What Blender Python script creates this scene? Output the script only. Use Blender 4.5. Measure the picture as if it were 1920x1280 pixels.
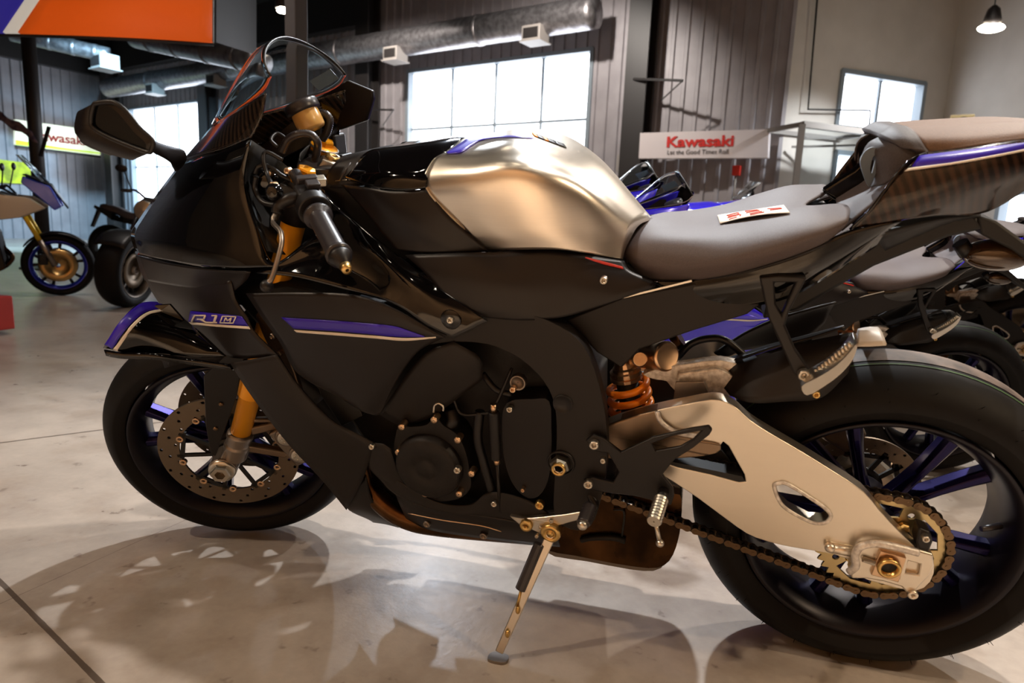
import bpy, bmesh, math, random
from math import sin, cos, pi, radians as R, sqrt, atan2
from mathutils import Vector, Matrix
from mathutils.geometry import tessellate_polygon, delaunay_2d_cdt
for o in list(bpy.data.objects): bpy.data.objects.remove(o)
SC = bpy.context.scene; COL = SC.collection
random.seed(7)
# ------------------------------------------------------------------ camera
CAM = Vector((.332, -1.39, .81)); YAW, PIT, ROL = R(-14.91), R(-9.62), R(2.55); FPX = 1220.3
_f = Vector((sin(YAW)*cos(PIT), cos(YAW)*cos(PIT), sin(PIT))); _r0 = Vector((cos(YAW), -sin(YAW), 0)); _u0 = _r0.cross(_f)
_r = cos(ROL)*_r0 + sin(ROL)*_u0; _u = -sin(ROL)*_r0 + cos(ROL)*_u0
cd = bpy.data.cameras.new('camera'); cam = bpy.data.objects.new('camera', cd); COL.objects.link(cam)
m = Matrix((_r, _u, -_f)).transposed().to_4x4(); m.translation = CAM; cam.matrix_world = m
cd.sensor_width = 36; cd.lens = FPX/1920*36; cd.clip_start = .02; cd.clip_end = 200
cd.dof.use_dof = True; cd.dof.focus_distance = 1.42; cd.dof.aperture_fstop = 4.5
SC.camera = cam
# ------------------------------------------------------------------ world, exposure, light
w = bpy.data.worlds.new('world'); SC.world = w; w.use_nodes = True
w.node_tree.nodes['Background'].inputs[0].default_value = (.75, .85, 1, 1)
w.node_tree.nodes['Background'].inputs[1].default_value = .6
SC.view_settings.view_transform = 'Standard'; SC.view_settings.look = 'None'
SC.view_settings.exposure = 0.0; SC.view_settings.gamma = 1
def lamp(kind, name, loc, target, energy, col, size=.08, angle=70, blend=.6, sy=None):
    l = bpy.data.lights.new(name, kind); l.energy = energy; l.color = col
    if kind == 'AREA':
        l.size = size
        if sy: l.shape = 'RECTANGLE'; l.size_y = sy
    else:
        l.shadow_soft_size = size
    if kind == 'SPOT': l.spot_size = R(angle); l.spot_blend = blend
    o = bpy.data.objects.new(name, l); COL.objects.link(o); o.location = loc
    if target is not None: o.rotation_euler = (Vector(target)-Vector(loc)).to_track_quat('-Z', 'Y').to_euler()
    return o
WARM = (1, .8, .6); TUNG = (1, .74, .48); NEUT = (1, .92, .84); COOL = (.72, .85, 1)
# (location, aim, watts, colour, spot angle): lamps read off shadows, plus added unseen fill spots
SPOTS = [((1.35, .25, 4.3), (-.3, 0, 0), 520, NEUT, 70),
         ((-.3, 2.7, 4.4), (-.1, 0, 0), 800, (.9, .95, 1), 70),
         ((-3.2, -2.4, 4.0), (0, 0, 0), 300, WARM, 60),
         ((2.6, -3.2, 4.2), (1.6, -5.2, 1.4), 450, TUNG, 110),  # this and the next two: added to warm the unseen front wall
         ((-.5, -3.2, 4.2), (-.6, -5.2, 1.4), 450, TUNG, 110),
         ((-3.8, -3.2, 4.2), (-3.4, -5.2, 1.4), 500, TUNG, 110),
         ((.9, -1.6, 4.2), (.8, -1.45, 0), 450, TUNG, 32),  # this and the next: added warm pools of light on the floor
         ((2.6, -1.2, 4.2), (1.6, -.1, 0), 170, TUNG, 30),
         ((-3.0, 6.8, 4.4), (-.15, -.1, .1), 230, (.8, .88, 1), 40),
         ((-.2, -3.0, 4.3), (0, -2.9, 0), 2400, TUNG, 50),  # added floor pool behind the camera, mirrored in the tank
         ((3.4, -1.0, 2.6), (.8, -.15, .75), 170, TUNG, 40),
         ((-4.5, 3.5, 4.4), (-4.8, 3.6, 0), 170, NEUT, 110),
         ((2.6, 3.2, 4.4), (2.2, 2.0, 0), 330, NEUT, 110),
         ((-1.9, 7.3, 4.6), (-2.2, 10.0, 1.6), 560, NEUT, 120),  # from here on: added unseen spots washing the walls
         ((2.6, 5.6, 4.6), (3.2, 8.2, 1.6), 40, NEUT, 120),
         ((-5.2, 8.2, 4.6), (-5.5, 10.5, 1.5), 700, NEUT, 120),
         ((-9.6, 8.4, 4.6), (-13.6, 12.0, .2), 4600, (.42, .74, 1), 80),
         ((5.6, 7.4, 3.2), (3.3, 9.6, .3), 60, (.92, .96, 1), 75)]
for i, (l_, t_, e_, c_, a_) in enumerate(SPOTS): lamp('SPOT', 'ceiling_or_fill_light', l_, t_, e_, c_, .07, a_)
# ------------------------------------------------------------------ helpers
def rgb(h):
    h = h.lstrip('#'); f = lambda c: c/12.92 if c <= .04045 else ((c+.055)/1.055)**2.4
    return tuple(f(int(h[i:i+2], 16)/255) for i in (0, 2, 4)) + (1,)
def mat(name, col, rough=.5, metal=0, coat=0, emit=None, es=1, **k):
    m = bpy.data.materials.new(name); m.use_nodes = True; b = m.node_tree.nodes['Principled BSDF']
    b.inputs['Base Color'].default_value = rgb(col) if isinstance(col, str) else (*col, 1)
    b.inputs['Roughness'].default_value = rough; b.inputs['Metallic'].default_value = metal
    b.inputs['Coat Weight'].default_value = coat; b.inputs['Coat Roughness'].default_value = .04
    if emit: b.inputs['Emission Color'].default_value = rgb(emit); b.inputs['Emission Strength'].default_value = es
    for kk, v in k.items(): b.inputs[kk.replace('_', ' ')].default_value = v
    return m
def N(m, t, **k):
    n = m.node_tree.nodes.new(t)
    for kk, v in k.items(): setattr(n, kk, v)
    return n
def lk(m, a, b): m.node_tree.links.new(a, b)
def noise_mat(m, scale, c1, c2, rough=None, bump=0, stretch=(1, 1, 1), detail=4):
    b = m.node_tree.nodes['Principled BSDF']; tc = N(m, 'ShaderNodeTexCoord'); mp = N(m, 'ShaderNodeMapping'); mp.inputs['Scale'].default_value = stretch
    lk(m, tc.outputs['Object'], mp.inputs[0]); n = N(m, 'ShaderNodeTexNoise'); n.inputs['Scale'].default_value = scale; n.inputs['Detail'].default_value = detail
    lk(m, mp.outputs[0], n.inputs['Vector']); r = N(m, 'ShaderNodeValToRGB')
    r.color_ramp.elements[0].color = rgb(c1); r.color_ramp.elements[1].color = rgb(c2); r.color_ramp.elements[0].position = .35; r.color_ramp.elements[1].position = .65
    lk(m, n.outputs['Fac'], r.inputs[0]); lk(m, r.outputs[0], b.inputs['Base Color'])
    if rough:
        q = N(m, 'ShaderNodeMapRange'); q.inputs[3].default_value, q.inputs[4].default_value = rough; lk(m, n.outputs['Fac'], q.inputs[0]); lk(m, q.outputs[0], b.inputs['Roughness'])
    if bump:
        bp = N(m, 'ShaderNodeBump'); bp.inputs['Strength'].default_value = bump; bp.inputs['Distance'].default_value = .002; lk(m, n.outputs['Fac'], bp.inputs['Height']); lk(m, bp.outputs[0], b.inputs['Normal'])
    return m
def carbon_mat(name, c1, c2, rough=.12):
    m = mat(name, c1, rough, 0, .35, Specular_IOR_Level=.25); b = m.node_tree.nodes['Principled BSDF']; tc = N(m, 'ShaderNodeTexCoord'); mp = N(m, 'ShaderNodeMapping')
    mp.inputs['Rotation'].default_value = (0, R(25), 0); lk(m, tc.outputs['Object'], mp.inputs[0])
    wv = N(m, 'ShaderNodeTexWave', wave_type='BANDS', bands_direction='X'); wv.inputs['Scale'].default_value = 26; lk(m, mp.outputs[0], wv.inputs['Vector'])
    r = N(m, 'ShaderNodeValToRGB'); r.color_ramp.elements[0].color = rgb(c1); r.color_ramp.elements[1].color = rgb(c2); lk(m, wv.outputs[0], r.inputs[0]); lk(m, r.outputs[0], b.inputs['Base Color'])
    return m
M = {}
M['gloss'] = mat('black_gloss', '#060506', .07, 0, .9, Specular_IOR_Level=.1)
M['satin'] = mat('black_satin', '#130e0e', .38, 0, 0, Specular_IOR_Level=.3)
M['matte'] = mat('black_matte', '#171210', .5, Specular_IOR_Level=.3)
M['plastic'] = mat('black_plastic', '#110d0d', .4, Specular_IOR_Level=.35)
M['cast'] = noise_mat(mat('black_cast', '#1a1514', .55, Specular_IOR_Level=.3), 160, '#120e0c', '#171210', None, .2)
M['dark'] = mat('shadow_black', '#0e0c0b', .6)
M['carbon'] = carbon_mat('carbon_fibre', '#0d0b0a', '#2c221c')
M['tailcarbon'] = carbon_mat('tail_carbon', '#0f0a09', '#33221a', .2)
M['rubber'] = noise_mat(mat('tyre_rubber', '#191414', .62, Specular_IOR_Level=.2), 60, '#0c0909', '#100d0c', (.5, .7))
M['rubber2'] = mat('grip_rubber', '#2b2729', .32)
M['seat'] = noise_mat(mat('seat_vinyl', '#4c4242', .6), 900, '#463c3c', '#574c4b', None, .2)
M['cowl'] = noise_mat(mat('warm_lit_cowl_vinyl', '#3d3532', .6), 500, '#5c4029', '#694a30', None, .2)  # seat vinyl browned: warm lamp tint put into the colour
M['cowld'] = noise_mat(mat('collar_vinyl', '#352b29', .6), 500, '#302725', '#3d3230', None, .2)
M['alu'] = mat('brushed_tank', '#c9bcae', .27, 1)
def brushed(m, c1, c2, sc, st, rr, bs=.05):
    return noise_mat(m, sc, c1, c2, rr, bs, st, 6)
brushed(M['alu'], '#e6dccf', '#e9dfd2', 14, (1, 1, 30), (.27, .33), .0)
M['arm'] = brushed(mat('brushed_swingarm', '#c6bba8', .33, 1), '#e0d6c6', '#e2d8c8', 6, (2, 4, 10), (.32, .35), .0)
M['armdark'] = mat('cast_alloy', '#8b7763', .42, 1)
M['silver'] = mat('bare_steel', '#c9c2b6', .3, 1)
M['steel2'] = mat('grey_steel', '#8c8177', .4, 1)
M['weld'] = noise_mat(mat('rough_alloy', '#c9c0b6', .5, .55), 120, '#b9b0a8', '#e6e0d8', (.35, .55), .3)
M['gold'] = mat('gold_anodised', '#f0a21c', .3, .35)
M['goldbolt'] = mat('brass_zinc', '#d6b271', .3, 1)
M['orange'] = mat('orange_spring', '#ff8a12', .35, 0, .4)
M['bolt'] = mat('zinc_bolt', '#d9b795', .3, 1)
M['purple'] = mat('purple_decal', '#2d15a6', .35, 0, .15)
M['rimp'] = mat('purple_anodised', '#110a3a', .3, .9, .2)
M['rimd'] = mat('dark_violet_rim', '#0c0714', .4, .4)
M['white'] = mat('white_decal', '#d8cdbf', .4)
M['disc'] = mat('brake_disc_steel', '#7a6c5c', .45, 1)
M['amber'] = mat('amber_fluid', '#c79a56', .3, 0, .3, Subsurface_Weight=.0)
M['bronze'] = noise_mat(mat('heated_steel', '#4a3420', .3, 1), 9, '#33251a', '#6e4c2e', (.2, .36), .05)
M['bronzeg'] = mat('smoked_lens', '#38240f', .12, .3, 1)
M['chain'] = mat('chain_brass', '#6f5a45', .4, 1)
M['chaind'] = mat('chain_dark', '#2a221c', .45, .6)
M['sprocket'] = mat('gold_sprocket', '#cdb98a', .32, 1)
M['glass'] = mat('clear_screen', '#e8eef0', .03, 0, 0, Transmission_Weight=1, IOR=1.06)
M['glass'].node_tree.nodes['Principled BSDF'].inputs['Specular IOR Level'].default_value = 1
M['edge'] = mat('screen_edge', '#c4574a', .25, 0, 1)
M['mirror'] = mat('mirror_glass', '#07080b', .05, 0, 0, Specular_IOR_Level=.25)
M['red'] = mat('red_plastic', '#c0281c', .35, 0, .4)
M['paper'] = mat('card_paper', '#e9dfd3', .7)
M['redink'] = mat('red_ink', '#d8564a', .6)
M['label'] = mat('label_orange', '#e8901c', .45)
M['labelk'] = mat('label_black', '#1c1c1e', .4)
M['green'] = mat('green_tyre_line', '#31501c', .6)
M['dusty_lit'] = noise_mat(mat('dusty_lit_tread', '#4d4038', .6), 30, '#3a302b', '#6b5a4e', (.45, .7), .2)  # dust tone lifted by the light painted on the tyre top
M['blue'] = mat('blue_paint', '#2d1fd0', .25, .1, 1)
M['blue2'] = mat('blue_paint_bright', '#1f45d6', .28, .1, 1)
M['greyplate'] = mat('grey_blue_plate', '#5a6672', .45)

class MB:
    def __init__(s): s.v = []; s.f = []; s.sm = []
    def add(s, vs, fs, smooth=False):
        b = len(s.v); s.v += [Vector(x) for x in vs]; s.f += [[b+i for i in f] for f in fs]; s.sm += [smooth]*len(fs); return s
    def box(s, c, d, rot=None):
        c = Vector(c); vs = []
        for x in (-1, 1):
            for y in (-1, 1):
                for z in (-1, 1):
                    p = Vector((x*d[0]/2, y*d[1]/2, z*d[2]/2)); vs.append(c+(rot @ p if rot is not None else p))
        return s.add(vs, [(0, 1, 3, 2), (4, 6, 7, 5), (0, 4, 5, 1), (2, 3, 7, 6), (0, 2, 6, 4), (1, 5, 7, 3)])
    def bar(s, a, b, wd, th, up=(0, 0, 1), w2=None, t2=None):
        a, b = Vector(a), Vector(b); d = (b-a).normalized(); x = d.cross(Vector(up)).normalized(); y = x.cross(d)
        w2 = wd if w2 is None else w2; t2 = th if t2 is None else t2
        vs = [a-x*wd/2-y*th/2, a+x*wd/2-y*th/2, a+x*wd/2+y*th/2, a-x*wd/2+y*th/2, b-x*w2/2-y*t2/2, b+x*w2/2-y*t2/2, b+x*w2/2+y*t2/2, b-x*w2/2+y*t2/2]
        return s.add(vs, [(3, 2, 1, 0), (4, 5, 6, 7), (0, 1, 5, 4), (1, 2, 6, 5), (2, 3, 7, 6), (3, 0, 4, 7)])
    def cyl(s, a, b, r1, r2=None, n=24, smooth=True, cap=True):
        r2 = r1 if r2 is None else r2; a, b = Vector(a), Vector(b); d = (b-a).normalized()
        x = d.orthogonal().normalized(); y = d.cross(x); vs = []
        for p, r in ((a, r1), (b, r2)):
            for i in range(n):
                t = 2*pi*i/n; vs.append(p+x*r*cos(t)+y*r*sin(t))
        s.add(vs, [(i, (i+1) % n, n+(i+1) % n, n+i) for i in range(n)], smooth)
        if cap: s.add(vs[:n], [list(range(n))[::-1]]); s.add(vs[n:], [list(range(n))])
        return s
    def lathe(s, o, ax, prof, n=48, smooth=True, ref=None):
        # prof: (radius, distance along axis)
        o = Vector(o); ax = Vector(ax).normalized(); x = (Vector(ref) if ref else ax.orthogonal()).normalized(); y = ax.cross(x); k = len(prof); vs = []
        for i in range(n):
            t = 2*pi*i/n
            for r, h in prof: vs.append(o+ax*h+(x*cos(t)+y*sin(t))*r)
        fs = []
        for i in range(n):
            j = (i+1) % n
            for q in range(k-1): fs.append((i*k+q, j*k+q, j*k+q+1, i*k+q+1))
        return s.add(vs, fs, smooth)
    def tube(s, pts, r, n=12, smooth=True, closed=False, cap=True):
        pts = [Vector(p) for p in pts]; k = len(pts); rs = r if isinstance(r, (list, tuple)) else [r]*k
        vs = []; x = None
        for i, p in enumerate(pts):
            a = pts[(i-1) % k] if (closed or i > 0) else p; b = pts[(i+1) % k] if (closed or i < k-1) else p
            d = (b-a).normalized()
            x = d.orthogonal().normalized() if x is None else (x-d*x.dot(d)).normalized()
            y = d.cross(x)
            for j in range(n):
                t = 2*pi*j/n; vs.append(p+(x*cos(t)+y*sin(t))*rs[i])
        fs = [(i*n+j, i*n+(j+1) % n, ((i+1) % k)*n+(j+1) % n, ((i+1) % k)*n+j) for i in range(k if closed else k-1) for j in range(n)]
        s.add(vs, fs, smooth)
        if cap and not closed: s.add(vs[:n], [list(range(n))[::-1]]); s.add(vs[-n:], [list(range(n))])
        return s
    def plate(s, outer, ext, holes=()):
        # outer: 3-D outline; ext: vector the outline is extruded along
        loops = [[Vector(p) for p in outer]]+[[Vector(p) for p in h] for h in holes]; ext = Vector(ext)
        flat = [p for l in loops for p in l]; n = len(flat); tris = None
        if len(loops) > 1:
            # well shaped triangles where the plate has openings
            ez = ext.normalized(); ex = ez.orthogonal().normalized(); ey = ez.cross(ex); es = []; b = 0
            for l in loops: es += [(b+i, b+(i+1) % len(l)) for i in range(len(l))]; b += len(l)
            res = delaunay_2d_cdt([Vector((p.dot(ex), p.dot(ey))) for p in flat], es, [], 0, 1e-7)
            if len(res[0]) == n:
                P2 = [Vector((p.dot(ex), p.dot(ey))) for p in flat]; rings = []; b = 0
                for l in loops: rings.append(P2[b:b+len(l)]); b += len(l)
                def ins(q, r):
                    c = False; j = len(r)-1
                    for i in range(len(r)):
                        if (r[i].y > q.y) != (r[j].y > q.y) and q.x < (r[j].x-r[i].x)*(q.y-r[i].y)/(r[j].y-r[i].y)+r[i].x: c = not c
                        j = i
                    return c
                om = [o_[0] for o_ in res[3]]; tris = []
                for t in res[2]:
                    t = [om[i] for i in t]; q = sum((P2[i] for i in t), Vector((0, 0)))/3
                    if ins(q, rings[0]) and not any(ins(q, r) for r in rings[1:]): tris.append(t)
        if not tris: tris = tessellate_polygon(loops)
        s.add(flat, [list(t) for t in tris]); s.add([p+ext for p in flat], [list(t)[::-1] for t in tris])
        b = 0
        for l in loops:
            k = len(l); s.add([p for p in l]+[p+ext for p in l], [(i, (i+1) % k, k+(i+1) % k, k+i) for i in range(k)]); b += k
        return s
    def grid(s, g, smooth=True, close_u=False):
        r, c = len(g), len(g[0]); vs = [p for row in g for p in row]
        return s.add(vs, [(i*c+j, i*c+j+1, (i+1)*c+j+1, (i+1)*c+j) for i in range(r-1) for j in range(c-1)], smooth)
    def sphere(s, c, r, n=16, sc=(1, 1, 1)):
        c = Vector(c); vs = []; fs = []
        for i in range(n//2+1):
            t = pi*i/(n//2)
            for j in range(n): p = 2*pi*j/n; vs.append(c+Vector((r*sc[0]*sin(t)*cos(p), r*sc[1]*sin(t)*sin(p), r*sc[2]*cos(t))))
        for i in range(n//2):
            for j in range(n): fs.append((i*n+j, (i+1)*n+j, (i+1)*n+(j+1) % n, i*n+(j+1) % n))
        return s.add(vs, fs, True)
    def xf(s, T): s.v = [T @ v for v in s.v]; return s
    def build(s, name, material, parent=None, bevel=0, seg=2, weld=True, solid=0, sub=0):
        me = bpy.data.meshes.new(name); me.from_pydata([tuple(v) for v in s.v], [], s.f)
        me.polygons.foreach_set('use_smooth', s.sm); bm = bmesh.new(); bm.from_mesh(me)
        if weld: bmesh.ops.remove_doubles(bm, verts=bm.verts, dist=1e-5)
        bmesh.ops.recalc_face_normals(bm, faces=bm.faces)
        bm.to_mesh(me); bm.free(); o = bpy.data.objects.new(name, me); COL.objects.link(o); me.materials.append(material)
        if parent: o.parent = parent
        if solid: q = o.modifiers.new('thickness', 'SOLIDIFY'); q.thickness = solid; q.offset = 0
        if bevel: q = o.modifiers.new('bevel', 'BEVEL'); q.width = bevel; q.segments = seg; q.limit_method = 'ANGLE'; q.angle_limit = R(32); q.harden_normals = False
        if sub: q = o.modifiers.new('subd', 'SUBSURF'); q.levels = sub; q.render_levels = sub
        if bevel:
            for p in me.polygons: p.use_smooth = True
            try: me.set_sharp_from_angle(angle=R(38))
            except Exception: pass
            q = o.modifiers.new('normals', 'WEIGHTED_NORMAL'); q.keep_sharp = True
        return o
def cr(p0, p1, p2, p3, t):
    return .5*((2*p1)+(-p0+p2)*t+(2*p0-5*p1+4*p2-p3)*t*t+(-p0+3*p1-3*p2+p3)*t**3)
def spline(pts, n, closed=False):
    pts = [Vector(p) for p in pts]; k = len(pts); out = []
    for i in range(k if closed else k-1):
        g = (lambda j: pts[j % k]) if closed else (lambda j: pts[j] if 0 <= j < k else (2*pts[0]-pts[1] if j < 0 else 2*pts[-1]-pts[-2]))
        for q in range(n): out.append(cr(g(i-1), g(i), g(i+1), g(i+2), q/n))
    if not closed: out.append(pts[-1])
    return out
def surf(rows, n=6, m=6):
    rs = [spline(r, m) for r in rows]; cols = list(zip(*rs)); cs = [spline(c, n) for c in cols]; return [list(x) for x in zip(*cs)]
# rays from the photograph's viewpoint, used to place outlines on planes at real distances
def ray(px, py): return (_r*((px-960)/FPX)-_u*((py-640)/FPX)+_f)
def on_plane(px, py, p0, n):
    d = ray(px, py); n = Vector(n); return CAM+d*((Vector(p0)-CAM).dot(n)/d.dot(n))
def depth(px, py, z): return CAM+ray(px, py)*z
def tag(o, label, cat, group=None, kind=None):
    o['label'] = label; o['category'] = cat
    if group: o['group'] = group
    if kind: o['kind'] = kind
    return o
def empty(name, loc, rot=(0, 0, 0)):
    o = bpy.data.objects.new(name, None); COL.objects.link(o); o.location = loc; o.rotation_euler = rot; o.empty_display_size = .1; return o
def struct(o): o['kind'] = 'structure'; return o
# ------------------------------------------------------------------ frames of the main motorcycle
PHI = R(13.19)                                     # lean on the side stand
LEAN = Matrix.Rotation(PHI, 4, 'X'); LINV = LEAN.inverted()
UR, UF, RR, RF = .70, -.705, .324, .299
SAX = Vector((sin(R(24)), 0, cos(R(24)))); SO = Vector((UF-.102, 0, 0))
ST = Matrix.Translation(SO) @ Matrix.Rotation(R(21.75), 4, SAX) @ Matrix.Translation(-SO)
def L(px, py, v):
    # point of the leaning bike's own frame (x back, y away, z up) at v metres to the near side of its mid plane
    c = LINV @ CAM; d = LINV.to_3x3() @ ray(px, py); t = (-v-c.y)/d.y; return c+d*t
def LL(pts, v=None): return [L(*p) if v is None else L(p[0], p[1], v) for p in pts]
YV = Vector((0, 1, 0))
def plateL(pts, v, th, holes=(), sp=0):
    o = LL(pts, v) if len(pts[0]) == 2 else LL(pts)
    if sp: o = spline(o, sp, True)
    return MB().plate(o, (0, th, 0), [LL(h, v) for h in holes])
def boltL(px, py, v, r=.006, h=.006, n=12, hexed=False):
    p = L(px, py, v); m = MB(); k = 6 if hexed else n
    m.lathe(p, (0, -1, 0), [(0.0001, -h*.2), (r*.45, -h*.2), (r*.45, h*.9), (r*.85, h), (r, h*.6), (r, -h)], k, not hexed); return m
from mathutils.bvhtree import BVHTree
BV = {}
def bvh(o):
    if o.name not in BV: BV[o.name] = BVHTree.FromPolygons([v.co for v in o.data.vertices], [p.vertices[:] for p in o.data.polygons])
    return BV[o.name]
def drape(px, py, o, lift=.002):
    # the point of part o that the photograph shows at this pixel, raised a little along the surface normal
    c = LINV @ CAM; d = (LINV.to_3x3() @ ray(px, py)).normalized(); h = bvh(o).ray_cast(c, d)
    if h[0] is None:
        q = L(px, py, .18); h = bvh(o).find_nearest(q)
    n = h[1]; n = -n if n.dot(d) > 0 else n; return h[0]+n*lift
def dstrip(top, bot, o, lift, mt, name, par, n=10):
    a = spline([Vector((*p, 0)) for p in top], n); b = spline([Vector((*p, 0)) for p in bot], n); g = []
    for p, q in zip(a, b): g.append([drape(*p.lerp(q, t).xy, o, lift) for t in (0, .33, .67, 1)])
    return MB().grid(g).build(name, M[mt], par, solid=.001)
def mcopy(o, name=None):
    c = o.copy(); COL.objects.link(c); c.scale = (1, -1, 1); return c
def patchL(rows, n=6, m=6): return surf([LL(r) for r in rows], n, m)
# ================================================================== the motorcycle in front
PARTS = []
def P_(o): PARTS.append(o); return o
def wheel(bike, name, uc, Rr, hw, dep, rh, T, fr, v0=0.):
    o = Vector((uc, 0, Rr)); ax = (0, 1, 0); n = 96
    rim = MB().lathe(o, ax, [(.2335, -rh-.003), (.231, -rh-.006), (.224, -rh-.002), (.214, -rh+.016), (.203, -rh*.4), (.203, rh*.4), (.214, rh-.016), (.224, rh+.002), (.231, rh+.006), (.2335, rh+.003), (.225, rh*.7), (.215, 0), (.225, -rh*.7), (.2335, -rh-.003)], n).xf(T).build(name, M['rimd'], bike, weld=True)
    pr = [(.236, -rh), (.243, -rh-.006), (.2575, -hw*.985)]
    for i in range(25):
        a = -1+2*i/24; pr.append((Rr-dep*(1-sqrt(max(0, 1-a*a*.98))), a*hw))
    pr += [(.2575, hw*.985), (.243, rh+.006), (.236, rh)]
    MB().lathe(o, ax, pr, n).xf(T).build('tyre', M['rubber'], rim)
    hub = MB().lathe(o, ax, [(.016, -rh*.9), (.034, -rh*.9), (.042, -rh*.6), (.036, -rh*.3), (.036, rh*.3), (.042, rh*.6), (.034, rh*.9), (.016, rh*.9), (.016, -rh*.9)], 40).xf(T).build('hub', M['rimd'], rim)
    for k in range(5):
        for sgn in (-1, 1):
            a0 = 2*pi*k/5+v0; a1 = a0+sgn*R(13); b0 = a0+sgn*R(9); m = MB()
            pts = []
            for q in range(7):
                t = q/6; a = b0+(a1-b0)*t; r = .034+(.207-.034)*t; y = -(.3*rh)+(-.25*rh)*t*t
                pts.append((o+Vector((r*cos(a), y*.25, r*sin(a))), .012+.006*abs(t-.45)*2, .024-.006*t, a))
            g = []
            for p, wd, th, a in pts:
                e = Vector((-sin(a), 0, cos(a))); y = Vector((0, 1, 0))
                g.append([p-e*wd*.8-y*th*.55, p-e*wd*.35-y*th, p+e*wd*.35-y*th, p+e*wd*.8-y*th*.55, p+e*wd*.8+y*th*.55, p+e*wd*.35+y*th, p-e*wd*.35+y*th, p-e*wd*.8+y*th*.55, p-e*wd*.8-y*th*.55])
            m.grid(g).xf(T).build('spoke', M['rimp'], rim, bevel=.002)
    return rim
def disc(bike_rim, o, y, r0, r1, T, side, name='brake_disc'):
    m = MB(); rows = 3; na = 30; y0 = y; th = .005
    for yy in (y0-th/2, y0+th/2):
        for i in range(na):
            for j in range(rows):
                ra, rb = r0+(r1-r0)*j/rows, r0+(r1-r0)*(j+1)/rows; off = (j*.34)
                def PT(s, t):
                    rr = ra+(rb-ra)*t; a = 2*pi*(i+s+off)/na; return (o[0]+rr*cos(a), yy, o[2]+rr*sin(a))
                sq = [(0, 0), (.5, 0), (1, 0), (1, .5), (1, 1), (.5, 1), (0, 1), (0, .5)]; hr = .18 if (i+j) % 2 else .0
                if hr == 0: m.add([PT(*q) for q in sq], [list(range(8))]); continue
                ci = [(.5+hr*.8*cos(-3*pi/4+q*pi/4), .5+hr*1.3*sin(-3*pi/4+q*pi/4)) for q in range(8)]
                m.add([PT(*q) for q in sq]+[PT(*q) for q in ci], [(q, (q+1) % 8, 8+(q+1) % 8, 8+q) for q in range(8)])
    for rr in (r0, r1): m.lathe((o[0], 0, o[2]), (0, 1, 0), [(rr, y0-th/2), (rr, y0+th/2)], 90)
    d = m.xf(T).build(name, M['disc'], bike_rim)
    c = MB()
    for k in range(5):
        a = 2*pi*k/5+.3; e = Vector((cos(a), 0, sin(a))); t = Vector((-sin(a), 0, cos(a))); oo = Vector((o[0], y, o[2]))
        for s in (-1, 1): c.bar(oo+e*.036+t*s*.012, oo+e*(r0+.003)+t*s*.034, .009, .005, (0, 1, 0))
        c.bar(oo+e*(r0-.008)-t*.04, oo+e*(r0-.008)+t*.04, .009, .005, (0, 1, 0))
    c.lathe((o[0], 0, o[2]), (0, 1, 0), [(.022, y-.003), (.042, y-.003), (.042, y+.003), (.022, y+.003), (.022, y-.003)], 40)
    c.xf(T).build('disc_carrier', M['dark'], d)
    for k in range(10):
        b = MB()
        a = 2*pi*k/10+.14; p = Vector((o[0]+(r0+.001)*cos(a), y-side*.0, o[2]+(r0+.001)*sin(a)))
        b.lathe(p, (0, side, 0), [(.004, .001), (.004, .004), (.008, .005), (.0085, .003), (.0085, -.003)], 14)
        b.xf(T).build('disc_button', M['bolt'], d)
    return d
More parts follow.
